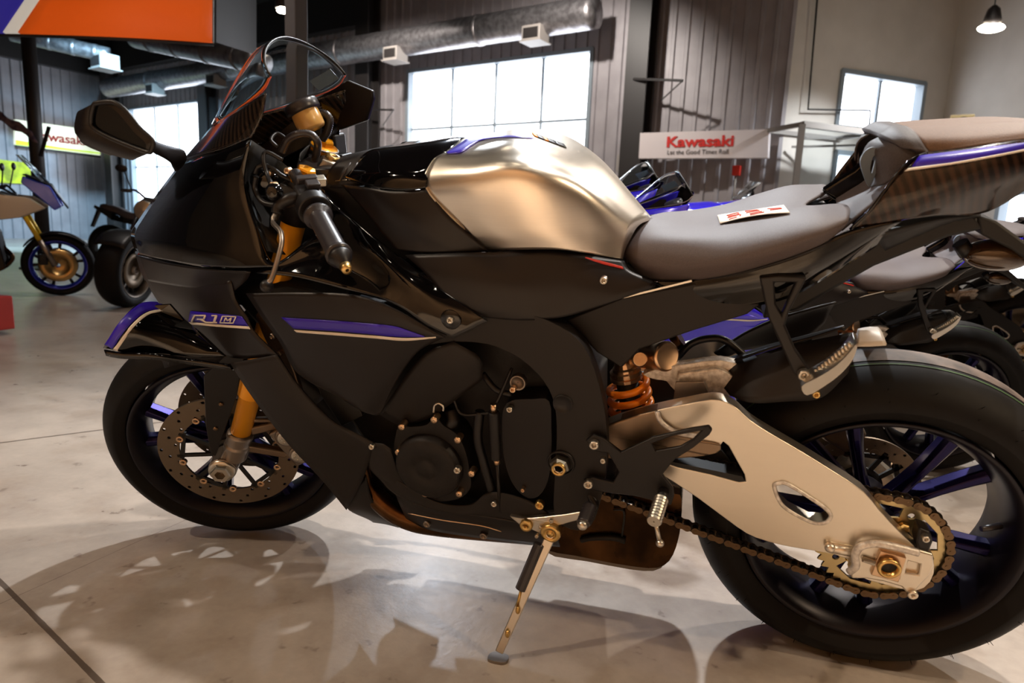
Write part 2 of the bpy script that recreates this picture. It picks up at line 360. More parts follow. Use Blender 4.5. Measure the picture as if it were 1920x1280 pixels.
def build_superbike():
    bike = empty('sport_motorcycle', (0, 0, 0), (PHI, 0, 0)); I4 = Matrix.Identity(4)
    B = lambda mb, name, mt, par=bike, **k: mb.build(name, M[mt], par, **k)
    # ---------------- wheels
    rw = wheel(bike, 'rear_wheel', UR, RR, .097, .075, .078, I4, 0, R(48))
    fw = wheel(bike, 'front_wheel', UF, RF, .060, .045, .050, ST, 1, R(20))
    for s in (-1, 1): disc(fw, (UF, 0, RF), s*.068, .112, .160, ST, s)
    disc(rw, (UR, 0, RR), .085, .078, .110, I4, 1)
    # tyre marks: green line round the shoulder
    t = MB().lathe((UR, 0, RR), (0, 1, 0), [(RR-.075*(1-sqrt(1-a*a*.98))+.0008, a*.097) for a in (-.37, -.355, -.34)], 96); B(t, 'tyre_stripe', 'green', rw)
    t = MB()
    for k in range(26):
        a = 2*pi*k/26
        for yy, l0 in ((-.092, .0025), (-.08, .004)):
            rr = RR-.075*(1-sqrt(1-(yy/.097)**2*.98)); e = Vector((cos(a+l0), 0, sin(a+l0))); p = Vector((UR, yy, RR))+e*rr
            t.cyl(p, p+e*.006+Vector((0, -.004, 0)), .0007, .0004, 6)
    B(t, 'tyre_nub', 'rubber', rw)
    # valve stem
    v = Vector((UR+.19*cos(R(8)), -.035, RR+.19*sin(R(8)))); B(MB().cyl(v+Vector((.012, 0, .002)), v-Vector((.02, .01, .004)), .006, .005, 12), 'valve_stem', 'rubber2', rw)
    # ---------------- front fork and calipers
    for s in (1, -1):
        ax = Vector((sin(R(24)), 0, cos(R(24)))); y = -s*.105; base = Vector((UF+.018, y, RF)); at = lambda t, dx=0: base+ax*t+Vector((dx, 0, 0))
        f = MB().cyl(at(.095), at(.64), .0225, n=28).xf(ST).build('fork_tube', M['gold'], bike)
        MB().cyl(at(.205), at(.25), .0275, n=28).xf(ST).build('dust_seal', M['gold'], f, bevel=.002)
        lo = MB().lathe(at(0), ax, [(.001, .02), (.026, .02), (.027, .045), (.0295, .05), (.0295, .06), (.0265, .063), (.0265, .078), (.029, .082), (.029, .092), (.024, .098), (.001, .098)], 28)
        lo.cyl(Vector((UF, y-.024*s, RF)), Vector((UF, y+.03*s, RF)), .031, n=28)
        lo.bar(Vector((UF+.005, y, RF)), at(.06), .04, .04, (0, 1, 0))
        MBf = lo.xf(ST).build('fork_bottom', M['steel2'], f, bevel=.003)
        ne = Vector((UF, y-s*.028, RF)); nn = MB().lathe(ne, (0, -s, 0), [(.012, -.004), (.012, .014), (.021, .014), (.023, .010), (.023, -.004)], 6, False)
        nn.lathe(ne, (0, -s, 0), [(.029, -.006), (.029, .001), (.02, .001)], 30)
        nn.xf(ST).build('axle_nut', M['silver'], f)
        top = MB().lathe(at(.63), ax, [(.001, 0), (.031, 0), (.031, .07), (.029, .078), (.001, .078)], 32).xf(ST).build('fork_upper', M['plastic'], f)
        cp = MB().lathe(at(.708), ax, [(.001, 0), (.0285, 0), (.0285, .012), (.026, .014), (.018, .015), (.001, .015)], 36).xf(ST).build('fork_cap', M['gold'], f)
        MB().lathe(at(.723), ax, [(.001, .013), (.009, .013), (.016, .012), (.018, .009), (.018, 0)], 6, False).xf(ST).build('cap_nut', M['gold'], cp)
        MB().lathe(at(.715), ax, [(.0287, 0), (.0305, .001), (.0305, .004), (.0287, .005)], 36).xf(ST).build('cap_ring', M['silver'], cp)
        # caliper behind the fork
        c = Vector((UF+.165, y+s*.026, RF+.035)); cal = MB()
        cal.box(c, (.065, .05, .11), Matrix.Rotation(R(-24), 3, 'Y')); cal.cyl(c+Vector((-.012, -s*.03, .028)), c+Vector((-.012, s*.02, .028)), .026, n=24); cal.cyl(c+Vector((.008, -s*.03, -.026)), c+Vector((.008, s*.02, -.026)), .026, n=24)
        calo = cal.xf(ST).build('brake_caliper', M['steel2'], f, bevel=.004)
        for dz, dx in ((.028, -.012), (-.026, .008)):
            pp = MB(); q = c+Vector((dx, -s*.031, dz)); pp.lathe(q, (0, -s, 0), [(.001, .003), (.018, .003), (.02, .001), (.02, -.004)], 26)
            for k in range(6): e = 2*pi*k/6; pp.lathe(q+Vector((.011*cos(e), -s*.003, .011*sin(e))), (0, -s, 0), [(.0001, .0006), (.0028, .0006), (.0028, 0)], 8)
            pp.xf(ST).build('piston_cap', M['silver'], calo)
        arm = MB().bar(at(.10, .02), c+Vector((-.03, 0, .05)), .022, .018, (0, 1, 0)); arm.bar(at(.05, .02), c+Vector((-.03, 0, -.04)), .02, .018, (0, 1, 0)); arm.bar(at(.13, .02), c+Vector((-.02, 0, .06)), .012, .012, (0, 1, 0))
        arm.xf(ST).build('caliper_bracket', M['armdark'], f, bevel=.004)
        # mudguard stay beside the fork
        a = [at(.33, -.07), at(.33, -.03), at(.22, -.026), at(.10, -.036), at(.045, -.042), at(.05, -.052), at(.14, -.078), at(.28, -.105)]
        st = MB().plate([p+Vector((0, -s*.022, 0)) for p in a], (0, s*.006, 0)).xf(ST).build('mudguard_stay', M['plastic'], bike, bevel=.0015)
        for p in (at(.13, -.055), at(.20, -.055)): MB().sphere(p+Vector((0, -s*.023, 0)), .0055, 12, (1, .6, 1)).xf(ST).build('stay_bolt', M['chain'], st)
    mg = []
    for i in range(25):
        a = R(74+i*3.2); rr = .318; row = []
        for j in range(13):
            q = -1+2*j/12; row.append(Vector((UF-rr*cos(a)*1, q*.075, RF+rr*sin(a)))-Vector((-cos(a), 0, sin(a)))*(.045*q*q*q*q+.012*q*q))
        mg.append(row)
    MB().grid(mg).xf(ST).build('front_mudguard', M['satin'], bike, solid=.003)
    # ---------------- triple clamp, steering
    ax = SAX; mid = Vector((UF+.018, 0, RF))+ax*.685
    tc = MB().plate([mid+Vector(p) for p in ((-.035, -.135, .01), (.03, -.135, -.02), (.05, -.07, -.03), (.06, 0, -.033), (.05, .07, -.03), (.03, .135, -.02), (-.035, .135, .01), (-.02, .06, .005), (-.03, 0, .01), (-.02, -.06, .005))], ax*.022).xf(ST); tcl = B(tc, 'top_clamp', 'plastic', bevel=.003)
    MB().lathe(mid+ax*.026+Vector((.028, 0, -.01)), ax, [(.001, .02), (.012, .022), (.022, .018), (.027, .008), (.027, -.004)], 6, False).xf(ST).build('stem_nut', M['silver'], tcl, bevel=.002)
    MB().lathe(mid+ax*.03+Vector((.028, 0, -.01)), ax, [(.005, .016), (.007, .024), (.014, .024), (.014, .016)], 20).xf(ST).build('stem_cap', M['goldbolt'], tcl)
    MB().box(mid+ax*.03+Vector((.06, -.035, -.03)), (.05, .05, .05), Matrix.Rotation(R(-24), 3, 'Y')).xf(ST).build('ignition_switch', M['silver'], tcl, bevel=.006)
    # ---------------- left clip-on
    gi, ge = L(586, 386, .21), L(640, 486, .325); gd = (ge-gi).normalized()
    hb = B(MB().cyl(gi-gd*.12, ge-gd*.005, .011, n=20), 'handlebar', 'plastic')
    g = MB(); pr = [(.012, 0), (.0235, .0), (.0235, .006), (.0165, .009)]+[(.0168, .012+.1*k/10) for k in range(11)]+[(.0165, .116), (.020, .118), (.0205, .124), (.001, .125)]
    B(g.lathe(ge-gd*.135, gd, pr, 28), 'hand_grip', 'rubber2', hb)
    B(MB().lathe(ge-gd*.01, gd, [(.001, .03), (.009, .03), (.0135, .012), (.0175, .008), (.0175, 0), (.001, 0)], 24), 'bar_end', 'plastic', hb)
    B(MB().lathe(ge+gd*.02, gd, [(.003, .011), (.007, .011), (.009, .0), (.001, 0)], 14), 'bar_end_screw', 'goldbolt', hb)
    B(MB().cyl(gi-gd*.005, gi+gd*.02, .028, n=28), 'switch_collar', 'plastic', hb, bevel=.002)
    swc = gi-gd*.025; sx = Vector((0, 0, 1)).cross(gd).normalized(); sz = gd.cross(sx); RM = Matrix((sx, gd, sz)).transposed()
    sb = B(MB().box(swc, (.042, .04, .04), RM), 'switch_housing', 'plastic', hb, bevel=.006, seg=3)
    B(MB().box(swc+sz*.026+sx*.008, (.022, .02, .01), RM), 'switch_button', 'rubber2', sb, bevel=.002)
    B(MB().box(swc+sz*.02-gd*.024+sx*.004, (.036, .016, .02), RM), 'switch_rocker', 'rubber2', sb, bevel=.003)
    B(MB().box(swc+sz*.022+sx*.026-gd*.018, (.016, .02, .014), RM), 'switch_trigger', 'silver', sb, bevel=.002)
    lev = spline([L(519, 400, .225), L(512, 416, .24), L(517, 424, .255), L(526, 435, .27), L(528, 455, .285), L(521, 485, .30), L(510, 520, .315), L(503, 530, .32)], 6)
    lv = B(MB().tube(lev, [.0042 if i > 4 else .006 for i in range(len(lev))], 12), 'clutch_lever', 'steel2')
    B(MB().sphere(L(500, 536, .32), .0105, 16), 'lever_tip', 'plastic', lv)
    lm = B(MB().tube(spline([L(519, 400, .225), L(524, 385, .22), L(545, 372, .215), L(570, 368, .20)], 5), .010, 12), 'lever_perch', 'plastic')
    pe = L(514, 360, .22); B(MB().lathe(pe, (.25, -1, .2), [(.001, .012), (.009, .011), (.013, .006), (.015, 0), (.012, -.012), (.001, -.012)], 22), 'cable_adjuster', 'gloss', lm, bevel=.001)
    # the master cylinder reservoir of the far bar
    q0 = L(587, 243, -.02); q1 = L(571, 211, -.02); qd = (q1-q0).normalized(); h = (q1-q0).length
    rs = B(MB().lathe(q0, qd, [(.001, 0), (.024, 0), (.027, .004), (.0275, h*.6), (.027, h)], 32), 'brake_reservoir', 'amber')
    B(MB().lathe(q0, qd, [(.001, h*1.0), (.0325, h*1.0), (.034, h+.004), (.034, h+.017), (.032, h+.02), (.001, h+.0215)], 32), 'reservoir_cap', 'rubber2', rs)
    def ribbed(pts, r, name, mt='rubber2', par=None):
        s = spline(pts, 14); return B(MB().tube(s, [r*(1+.16*(i % 2)) for i in range(len(s))], 14, smooth=True), name, mt, par or bike)
    ribbed([L(588, 232, -.05), L(602, 212, -.05), L(618, 222, -.05), L(614, 246, -.05), L(604, 262, -.05)], .0068, 'ribbed_hose')
    ribbed([L(528, 285, .1), L(540, 262, .1), L(560, 251, .1), L(582, 252, .09), L(595, 266, .085), L(594, 285, .06), L(590, 300, .05)], .0062, 'ribbed_hose')
    for pts, r in (([L(530, 300, .13), L(500, 285, .14), L(494, 300, .15), L(502, 330, .16), L(512, 352, .2)], .004), ([L(478, 325, .15), L(485, 312, .15), L(505, 312, .14), L(530, 330, .13), L(560, 345, .12)], .004),
                   ([L(480, 330, .15), L(478, 355, .15), L(495, 380, .16), L(530, 385, .17), L(560, 378, .18)], .005), ([L(520, 275, .12), L(508, 262, .12), L(520, 250, .1), L(540, 262, .1)], .003)):
        B(MB().tube(spline(pts, 8), r, 10), 'control_cable', 'plastic')
    B(MB().sphere(L(497, 340, .12), .028, 20, (1, .8, 1)), 'horn_cover', 'gloss')
    for px, py, v in ((540, 320, .13), (505, 325, .14), (513, 347, .2)): B(boltL(px, py, v, .006), 'clamp_bolt', 'bolt')
    rx = L(628, 270, -.16); B(MB().box(rx, (.03, .05, .045)), 'far_switch_housing', 'plastic', bevel=.005); B(MB().box(rx+Vector((-.002, -.01, .026)), (.022, .022, .014)), 'stop_switch', 'red', bevel=.004)
    B(MB().box(rx+Vector((.012, .0, -.045)), (.035, .05, .05)), 'throttle_housing', 'plastic', bevel=.005)
    cl2 = B(MB().box(L(625, 320, .02), (.05, .08, .02)), 'clamp_cover', 'plastic', bevel=.004)
    # ---------------- screen, cowl
    CP = [L(400, 234, 0), L(452, 156, 0), L(498, 92, 0), L(537, 70, 0)]; EP = [L(400, 234, .012), L(450, 203, .085), L(492, 172, .122), L(508, 143, .128)]
    def bez(P, t): return (1-t)**3*P[0]+3*t*(1-t)**2*P[1]+3*t*t*(1-t)*P[2]+t**3*P[3]
    def bz4(P, t):
        k = min(2, int(t*3)); u_ = t*3-k; g_ = lambda j: P[j] if 0 <= j < 4 else (2*P[0]-P[1] if j < 0 else 2*P[3]-P[2]); return cr(g_(k-1), g_(k), g_(k+1), g_(k+2), u_)
    def scr(t, q):
        # t from the foot at the nose (0) to the trailing lip (1); q across
        a, b = bz4(CP, t), bz4(EP, t); th_ = abs(q)*pi/2; h_ = 1-cos(th_)**1.0; h_ = h_**.8
        p = a*(1-h_)+b*h_; p.y = (b.y if q < 0 else -b.y)*sin(th_)**.9; return p
    sg = [[scr(i/12, -1+j/12) for j in range(25)] for i in range(13)]
    B(MB().grid(sg), 'windscreen', 'glass', solid=.003)
    B(MB().tube([sg[-1][j] for j in range(25)], .0024, 8), 'screen_lip', 'plastic')
    B(MB().tube([sg[i][0] for i in range(13)], .0014, 8), 'screen_edge', 'edge'); B(MB().tube([sg[i][24] for i in range(13)], .0014, 8), 'screen_edge', 'edge')
    # ---------------- nose and upper fairing
    def side(name, rows, mt, n=5, m=6, th=.003, mirror=True, par=bike):
        if all(abs(p[2]) < 1e-6 for p in rows[-1]):
            # the last row runs along the mid plane: one continuous surface over both sides
            R_ = [LL(r) for r in rows]; R_ += [[Vector((p.x, -p.y, p.z)) for p in r] for r in R_[-2::-1]]; return B(MB().grid(surf(R_, n, m)), name, mt, par, solid=th)
        o = B(MB().grid(patchL(rows, n, m)), name, mt, par, solid=th)
        if mirror: mcopy(o)
        return o
    side('screen_surround', [[(399, 236, .0), (430, 216, .07), (465, 195, .115), (499, 175, .137)], [(372, 268, 0), (410, 250, .09), (450, 235, .13), (492, 215, .145)], [(340, 305, .0), (380, 290, .10), (425, 277, .14), (472, 258, .15)]], 'carbon')
    side('nose_fairing', [[(340, 305, .0), (380, 292, .10), (425, 279, .14), (470, 262, .155)], [(300, 358, 0), (345, 352, .11), (400, 348, .155), (458, 345, .165)], [(263, 410, 0), (315, 412, .12), (400, 415, .17), (480, 425, .185)], [(247, 440, 0), (300, 452, .125), (390, 468, .185), (500, 478, .2)], [(256, 476, .02), (310, 489, .13), (400, 502, .19), (520, 500, .21)]], 'gloss', 6, 6)
    side('intake_lip', [[(256, 478, .02), (310, 492, .135), (400, 505, .19), (470, 509, .205)], [(262, 500, .02), (320, 512, .135), (400, 522, .18), (462, 525, .195)], [(272, 525, .02), (330, 535, .13), (400, 545, .17), (436, 548, .185)]], 'satin')
    lnose = side('lower_nose', [[(268, 512, .01), (320, 520, .12), (380, 527, .165), (434, 526, .19)], [(285, 545, .01), (330, 552, .12), (390, 560, .17), (443, 562, .19)], [(310, 580, .02), (350, 585, .13), (400, 590, .175), (462, 592, .195)], [(345, 600, .06), (372, 620, .15), (420, 622, .18), (480, 625, .2)], [(400, 650, .12), (415, 665, .17), (460, 672, .195), (522, 666, .205)]], 'satin')
    # inner cockpit: dark shell
    side('cockpit_liner', [[(470, 262, .15), (520, 296, .04), (560, 330, .02), (600, 345, .0)], [(450, 345, .16), (500, 390, .05), (560, 400, .02), (640, 400, .0)], [(500, 470, .19), (560, 480, .08), (620, 470, .06), (690, 450, .06)]], 'dark', 4, 4)
    B(MB().plate(LL([(600, 345), (640, 348), (690, 352), (735, 405), (775, 470), (760, 485), (700, 450), (640, 400), (612, 370)], .095), (0, .01, 0)), 'duct_panel', 'matte', bevel=.004)
    B(MB().plate(LL([(615, 345), (680, 350), (760, 440), (800, 500), (700, 470), (640, 400)], .05), (0, .02, 0)), 'inner_duct_wall', 'dark')
    B(MB().plate(LL([(478, 590), (486, 582), (504, 584), (512, 600), (522, 625), (534, 652), (552, 700), (566, 742), (548, 728), (520, 690), (505, 655), (490, 622)], .165), (0, .012, 0)), 'fairing_bracket', 'armdark', bevel=.002)
    for px_, py_ in ((512, 630), (524, 662)): B(boltL(px_, py_, .17, .0065), 'bracket_bolt', 'steel2')
    # far inner cowl seen through the screen
    c = [(-.02, 0, 0)]
    fc = B(MB().plate([L(475, 258, -.135), L(585, 187, -.135), L(650, 150, -.132), L(698, 170, -.14), L(700, 186, -.145), L(688, 226, -.15), L(640, 243, -.15), L(600, 250, -.15), L(520, 290, -.14)], (0, .012, 0)), 'far_cowl', 'satin', bevel=.003)
    B(MB().plate([L(470, 258, -.10), L(560, 200, -.11), L(600, 200, -.11), L(600, 262, -.10), L(520, 300, -.08)], (0, .01, 0)), 'instrument_cover', 'satin', bevel=.002)
    B(MB().plate([L(580, 152, -.125), L(619, 129, -.125), L(635, 147, -.125), L(598, 170, -.125)], (0, .0012, 0)), 'warning_sticker', 'greyplate')
    # mirror
    mo = [(135, 237), (160, 205), (182, 191), (212, 191), (240, 212), (262, 238), (288, 262), (289, 278), (276, 290), (240, 294), (200, 290), (175, 270)]
    mp = LL(mo, .33); mc = sum(mp, Vector())/len(mp); dirn = Vector((-.45, .25, -.1))
    fr_ = [L(172, 235, .34), L(175, 200, .34), L(184, 193, .34), L(214, 192, .34), L(238, 210, .34), L(262, 240, .34), L(286, 263, .34), L(284, 281, .34), L(276, 285, .34), L(240, 272, .34), L(200, 255, .34)]
    mo2 = [p.copy() for p in fr_]; cen = sum(mo2, Vector())/len(mo2)
    back = [p+Vector((-.045, .01, -.012)) for p in fr_]; back2 = [cen+Vector((-.075, .02, -.022))+(p-cen)*.55 for p in fr_]
    g = [spline(x, 4, True) for x in (fr_, back, back2)]; g = [r+[r[0]] for r in g]
    mm = MB().grid(g); mm.plate(g[2][:-1], (-.003, .001, -.001)); mh = B(mm, 'mirror_housing', 'satin', solid=.003)
    rr_ = spline(fr_, 4, True); B(MB().tube(rr_, .0035, 10, closed=True), 'mirror_rim', 'plastic', mh)
    B(MB().plate([cen+(p-cen)*.97+Vector((0, .002, 0)) for p in rr_], (0, .003, 0)), 'mirror_glass', 'mirror', mh)
    st = [[L(284, 262, .33), L(289, 275, .335), L(286, 286, .33), L(282, 272, .33)], [L(310, 271, .25), L(320, 290, .25), L(318, 304, .245), L(308, 285, .24)], [L(342, 280, .14), L(350, 300, .14), L(330, 322, .13), L(322, 300, .12)]]
    sg2 = [spline(x, 4, True) for x in st]; sg2 = [r+[r[0]] for r in sg2]; sg2 = [list(x) for x in zip(*[spline(c_, 5) for c_ in zip(*sg2)])]
    B(MB().grid(sg2), 'mirror_arm', 'satin')
    # ---------------- winglet
    wt = [[(302, 572, .17), (262, 571, .21), (225, 605, .27), (196, 652, .285)], [(330, 592, .175), (290, 590, .215), (250, 618, .265), (215, 655, .285)], [(372, 622, .18), (330, 622, .215), (285, 640, .25), (240, 660, .27)], [(425, 668, .19), (380, 670, .21), (320, 664, .235), (265, 662, .25)]]
    wn = B(MB().grid(patchL(wt, 5, 5)), 'winglet', 'gloss', solid=.007); mcopy(wn)
    wp = dstrip([(302, 571), (264, 574), (228, 603), (201, 645)], [(303, 583), (272, 590), (241, 615), (214, 652)], wn, .0065, 'purple', 'winglet_stripe', wn)
    dstrip([(303, 584), (273, 591), (243, 616), (216, 653)], [(303, 588), (276, 595), (247, 619), (221, 655)], wn, .0065, 'white', 'winglet_line', wn)
    fl = spline([L(196, 655, .29), L(230, 660, .28), L(290, 662, .26), L(360, 672, .22), L(430, 682, .2)], 5); g = [[p, p+Vector((.004, -.002, -.010)), p+Vector((.01, .02, -.014))] for p in fl]
    B(MB().grid(g), 'winglet_lip', 'gloss', wn, solid=.006)
    fin = [L(318, 570, .19), L(290, 572, .2), L(287, 590, .21), L(292, 620, .22), (L(320, 612, .22)), L(370, 620, .19), L(345, 600, .18)]
    B(MB().plate(fin, (0, .004, 0)), 'winglet_fin', 'gloss', wn, bevel=.001)
    # ---------------- side fairing
    side('side_fairing', [[(604, 352, .10), (640, 392, .13), (700, 442, .15), (760, 490, .165), (840, 548, .18), (915, 602, .19)], [(600, 420, .13), (640, 440, .145), (695, 470, .17), (755, 515, .19), (830, 570, .195), (900, 608, .195)], [(540, 480, .18), (600, 482, .165), (690, 515, .18), (750, 545, .2), (820, 590, .205), (882, 620, .2)], [(480, 512, .205), (560, 520, .2), (680, 552, .2), (745, 572, .21), (805, 612, .21), (850, 634, .205)]], 'gloss', 5, 5)
    mid = side('middle_fairing', [[(462, 550, .195), (560, 548, .205), (660, 552, .208), (740, 578, .212), (835, 633, .208)], [(490, 592, .2), (575, 595, .21), (665, 600, .214), (740, 612, .216), (825, 636, .21)], [(525, 640, .2), (600, 652, .21), (665, 672, .213), (720, 690, .21), (782, 660, .208)], [(560, 700, .19), (618, 722, .2), (655, 745, .2), (690, 762, .2), (745, 712, .2)], [(640, 745, .18), (665, 762, .185), (685, 770, .19), (702, 777, .19), (714, 776, .19)]], 'satin', 6, 6)
    def decal(pts, v, mt, name, par, top=.0):
        return B(MB().plate(LL(pts, v) if len(pts[0]) == 2 else LL(pts), (0, .004, 0)), name, mt, par)
    def strip(top, bot, lift, mt, name, par, n=6):
        a = spline([L(*p) for p in top], n); b = spline([L(*p) for p in bot], n)
        g = [[p+Vector((0, -lift, 0)), p.lerp(q, .5)+Vector((0, -lift, 0)), q+Vector((0, -lift, 0))] for p, q in zip(a, b)]
        return B(MB().grid(g), name, mt, par, solid=.0012)
    dstrip([(530, 594), (600, 598), (680, 604), (738, 610), (768, 619), (797, 629)], [(553, 614.5), (610, 618), (690, 624.5), (735, 629), (768, 630), (797, 630)], mid, .003, 'purple', 'purple_stripe', mid)
    dstrip([(553, 617), (620, 621.5), (700, 627.5), (760, 632), (818, 630)], [(558, 621.5), (620, 626.5), (700, 632.5), (760, 637), (818, 632)], mid, .003, 'white', 'white_stripe', mid)
    lp = dstrip([(360, 582), (400, 586), (440, 590), (456, 592)], [(356, 602), (400, 605), (440, 608), (468, 610)], lnose, .003, 'purple', 'badge_plate', bike)
    dstrip([(356, 603), (400, 606), (440, 609), (469, 611)], [(362, 607.5), (400, 610.5), (440, 613.5), (472, 616)], lnose, .003, 'white', 'badge_line', lp)
    bl = MB()
    for x0, y0, x1, y1, w_ in ((364, 602.5, 369.5, 590, 3), (368.5, 590, 390, 590, 2.6), (389.5, 590, 386, 597.5, 3), (387, 597.2, 374, 597.2, 2.2), (380, 597, 390, 602.6, 3), (389, 602.8, 411, 602.8, 2.4), (401, 590, 411, 590, 2.4), (410, 589.5, 405, 603, 4.2),
                               (416.5, 603.4, 421.5, 591, 2), (421, 591.2, 447, 592.2, 1.8), (446.6, 592, 441, 604.4, 2), (441.4, 604, 416.5, 603.2, 1.8), (424, 601.5, 427.5, 594, 2.2), (427.5, 594, 430.5, 599.5, 2.2), (430.5, 599.5, 438, 594.4, 2.2), (438, 594.4, 435, 602, 2.4)):
        dx, dy = x1-x0, y1-y0; l_ = math.hypot(dx, dy); nx_, ny_ = -dy/l_*w_/2, dx/l_*w_/2
        bl.grid([[drape(x0+dx*t+nx_*q, y0+dy*t+ny_*q, lnose, .0052) for q in (-1, 1)] for t in (0, .5, 1)])
    bl.build('badge_lettering', M['white'], lp, solid=.0008)
    # lower cowl boomerang
    side('lower_cowl', [[(432, 680, .20), (480, 672, .205), (520, 664, .205)], [(475, 745, .2), (515, 728, .208), (560, 722, .2)], [(540, 830, .19), (585, 800, .2), (620, 785, .19)], [(605, 900, .17), (640, 855, .18), (668, 812, .18)], [(650, 955, .14), (680, 900, .165), (703, 830, .175)]], 'matte', 6, 5)
    side('cowl_tail', [[(703, 830, .176), (720, 832, .178), (733, 842, .178)], [(690, 870, .168), (722, 885, .175), (750, 892, .172)], [(720, 905, .16), (745, 922, .165), (775, 930, .165)]], 'matte')
    side('chin_cowl', [[(640, 928, .14), (668, 905, .15), (686, 890, .15)], [(655, 955, .12), (680, 950, .135), (700, 940, .14)], [(690, 972, .10), (715, 972, .12), (735, 968, .13)], [(700, 978, .08), (725, 982, .10), (748, 988, .12)]], 'satin')
    side('belly_pan', [[(742, 925, .165), (800, 950, .17), (880, 962, .172), (960, 975, .17), (1040, 992, .165)], [(750, 945, .16), (800, 965, .165), (880, 978, .168), (960, 992, .165), (1045, 1006, .16)], [(765, 978, .13), (810, 993, .14), (880, 1005, .142), (960, 1015, .14), (1050, 1024, .14)]], 'satin')
    side('belly_upper', [[(700, 870, .17), (760, 908, .172), (820, 940, .17), (880, 945, .17), (920, 922, .17), (985, 935, .168), (1030, 962, .166)], [(722, 908, .168), (770, 930, .172), (820, 955, .174), (880, 962, .174), (930, 952, .172), (985, 966, .17), (1035, 985, .168)], [(742, 926, .166), (790, 947, .17), (830, 958, .172), (880, 964, .172), (935, 972, .17), (985, 980, .168), (1040, 993, .166)]], 'matte')
    B(MB().tube(spline([L(765, 962, .172), L(830, 975, .174), (L(900, 985, .172)), L(940, 996, .17)], 6), .0012, 8), 'belly_edge', 'bolt')
    for px, py in ((801, 981), (907, 1003)): B(boltL(px, py, .155, .008), 'pan_rivet', 'steel2')
    for px, py, v in ((698, 836, .18), (927, 943, .176), (845, 599, .212), (1132, 525, .17)): B(boltL(px, py, v, .0062), 'cowl_bolt', 'silver')
    B(MB().lathe(L(845, 599, .207), (0, -1, 0), [(.001, .002), (.016, .002), (.018, 0)], 24), 'bolt_washer', 'gloss')
    # ---------------- engine bulk (hidden filling behind the panels)
    def block(pts, v, mt='cast', name='engine_block', bev=.01, ins=0):
        o = LL(pts, v); return B(MB().plate(o, (0, 2*v, 0)), name, mt, bike, bevel=bev)
    block([(600, 560), (720, 570), (880, 620), (1040, 640), (1110, 740), (1110, 960), (1000, 965), (880, 940), (760, 905), (700, 860), (650, 780), (560, 700), (500, 600)], .11)
    block([(560, 600), (610, 620), (680, 780), (640, 800), (600, 740)], .15, 'dark', 'radiator', .003)
    block([(668, 832), (700, 845), (760, 880), (880, 920), (1000, 950), (1020, 990), (900, 985), (800, 962), (735, 950), (690, 915)], .10, 'dark', 'sump', .004)
    block([(420, 540), (520, 530), (640, 560), (600, 600), (480, 610)], .13, 'dark', 'airbox_duct', .01)
    # generator cover and casing
    cc = L(800, 880, .185); rad = (L(862, 880, .185)-cc).length
    cs = spline(LL([(747, 800), (770, 800), (800, 796), (815, 780), (832, 798), (857, 815), (872, 845), (880, 880), (882, 915), (860, 935), (820, 940), (790, 935), (762, 912), (745, 880), (738, 845)], .168), 4, True)
    B(MB().plate(cs, (0, .06, 0)), 'crankcase_flange', 'cast', bevel=.004)
    gc = B(MB().lathe(cc, (0, -1, 0), [(.001, .004), (rad*.22, .004), (rad*.24, .0025), (rad*.36, .0025), (rad*.38, .004), (rad*.86, .003), (rad*.95, -.002), (rad, -.014), (rad, -.03)], 64), 'generator_cover', 'cast')
    for px, py in ((752, 801), (813, 788), (857, 826), (883, 889), (860, 927), (796, 927), (765, 904), (746, 849)):
        B(MB().lathe(L(px, py, .184), (0, -1, 0), [(.001, 0), (.0062, 0), (.0068, -.002), (.0068, -.02)], 18), 'cover_bolt', 'bolt', gc)
    B(boltL(858, 880, .195, .007), 'oil_plug', 'silver', gc)
    hk = spline([L(813, 773, .17), L(815, 760, .17), L(823, 756, .17), L(831, 762, .17), L(831, 770, .17)], 6); B(MB().tube(hk, .0022, 8), 'cable_hook', 'silver')
    sc_ = spline(LL([(950, 755), (1000, 748), (1030, 752), (1034, 800), (1034, 850), (1028, 900), (1010, 930), (985, 932), (960, 905), (945, 860), (940, 800)], .165), 3, True)
    spc = B(MB().plate(sc_, (0, .05, 0)), 'sprocket_cover', 'satin', bevel=.006)
    for px, py, r, mt in ((956, 766, .006, 'silver'), (962, 729, .0058, 'bolt'), (981, 917, .004, 'bolt'), (1012, 946, .009, 'goldbolt')): B(boltL(px, py, .172, r), 'case_bolt', mt)
    rc = L(971, 717, .16); B(MB().lathe(rc, (0, -1, 0), [(.001, 0), (.011, 0), (.013, .004), (.015, .002), (.015, -.01)], 24), 'hose_port', 'steel2')
    # actuator and hoses in front of the sprocket cover
    B(MB().cyl(L(926, 772, .17), L(930, 860, .17), .0105, n=18), 'shift_sensor', 'plastic', bevel=.002)
    B(MB().cyl(L(925, 757, .17), L(926, 772, .17), .006, n=14), 'sensor_joint', 'bolt'); B(MB().cyl(L(931, 860, .17), L(932, 869, .17), .006, n=14), 'sensor_joint', 'bolt')
    B(MB().cyl(L(932, 869, .17), L(938, 958, .17), .0035, n=10), 'shift_rod', 'plastic')
    for pts, r in (([L(900, 770, .16), L(896, 820, .165), L(905, 860, .165), L(925, 930, .16)], .009), ([L(850, 745, .16), L(865, 775, .165), L(900, 775, .165), L(925, 765, .165), L(960, 690, .15)], .003), ([L(830, 810, .15), L(850, 790, .15), L(848, 770, .14)], .014), ([L(905, 700, .14), L(930, 730, .15), L(960, 740, .15)], .006)):
        B(MB().tube(spline(pts, 8), r, 12), 'engine_hose', 'plastic')
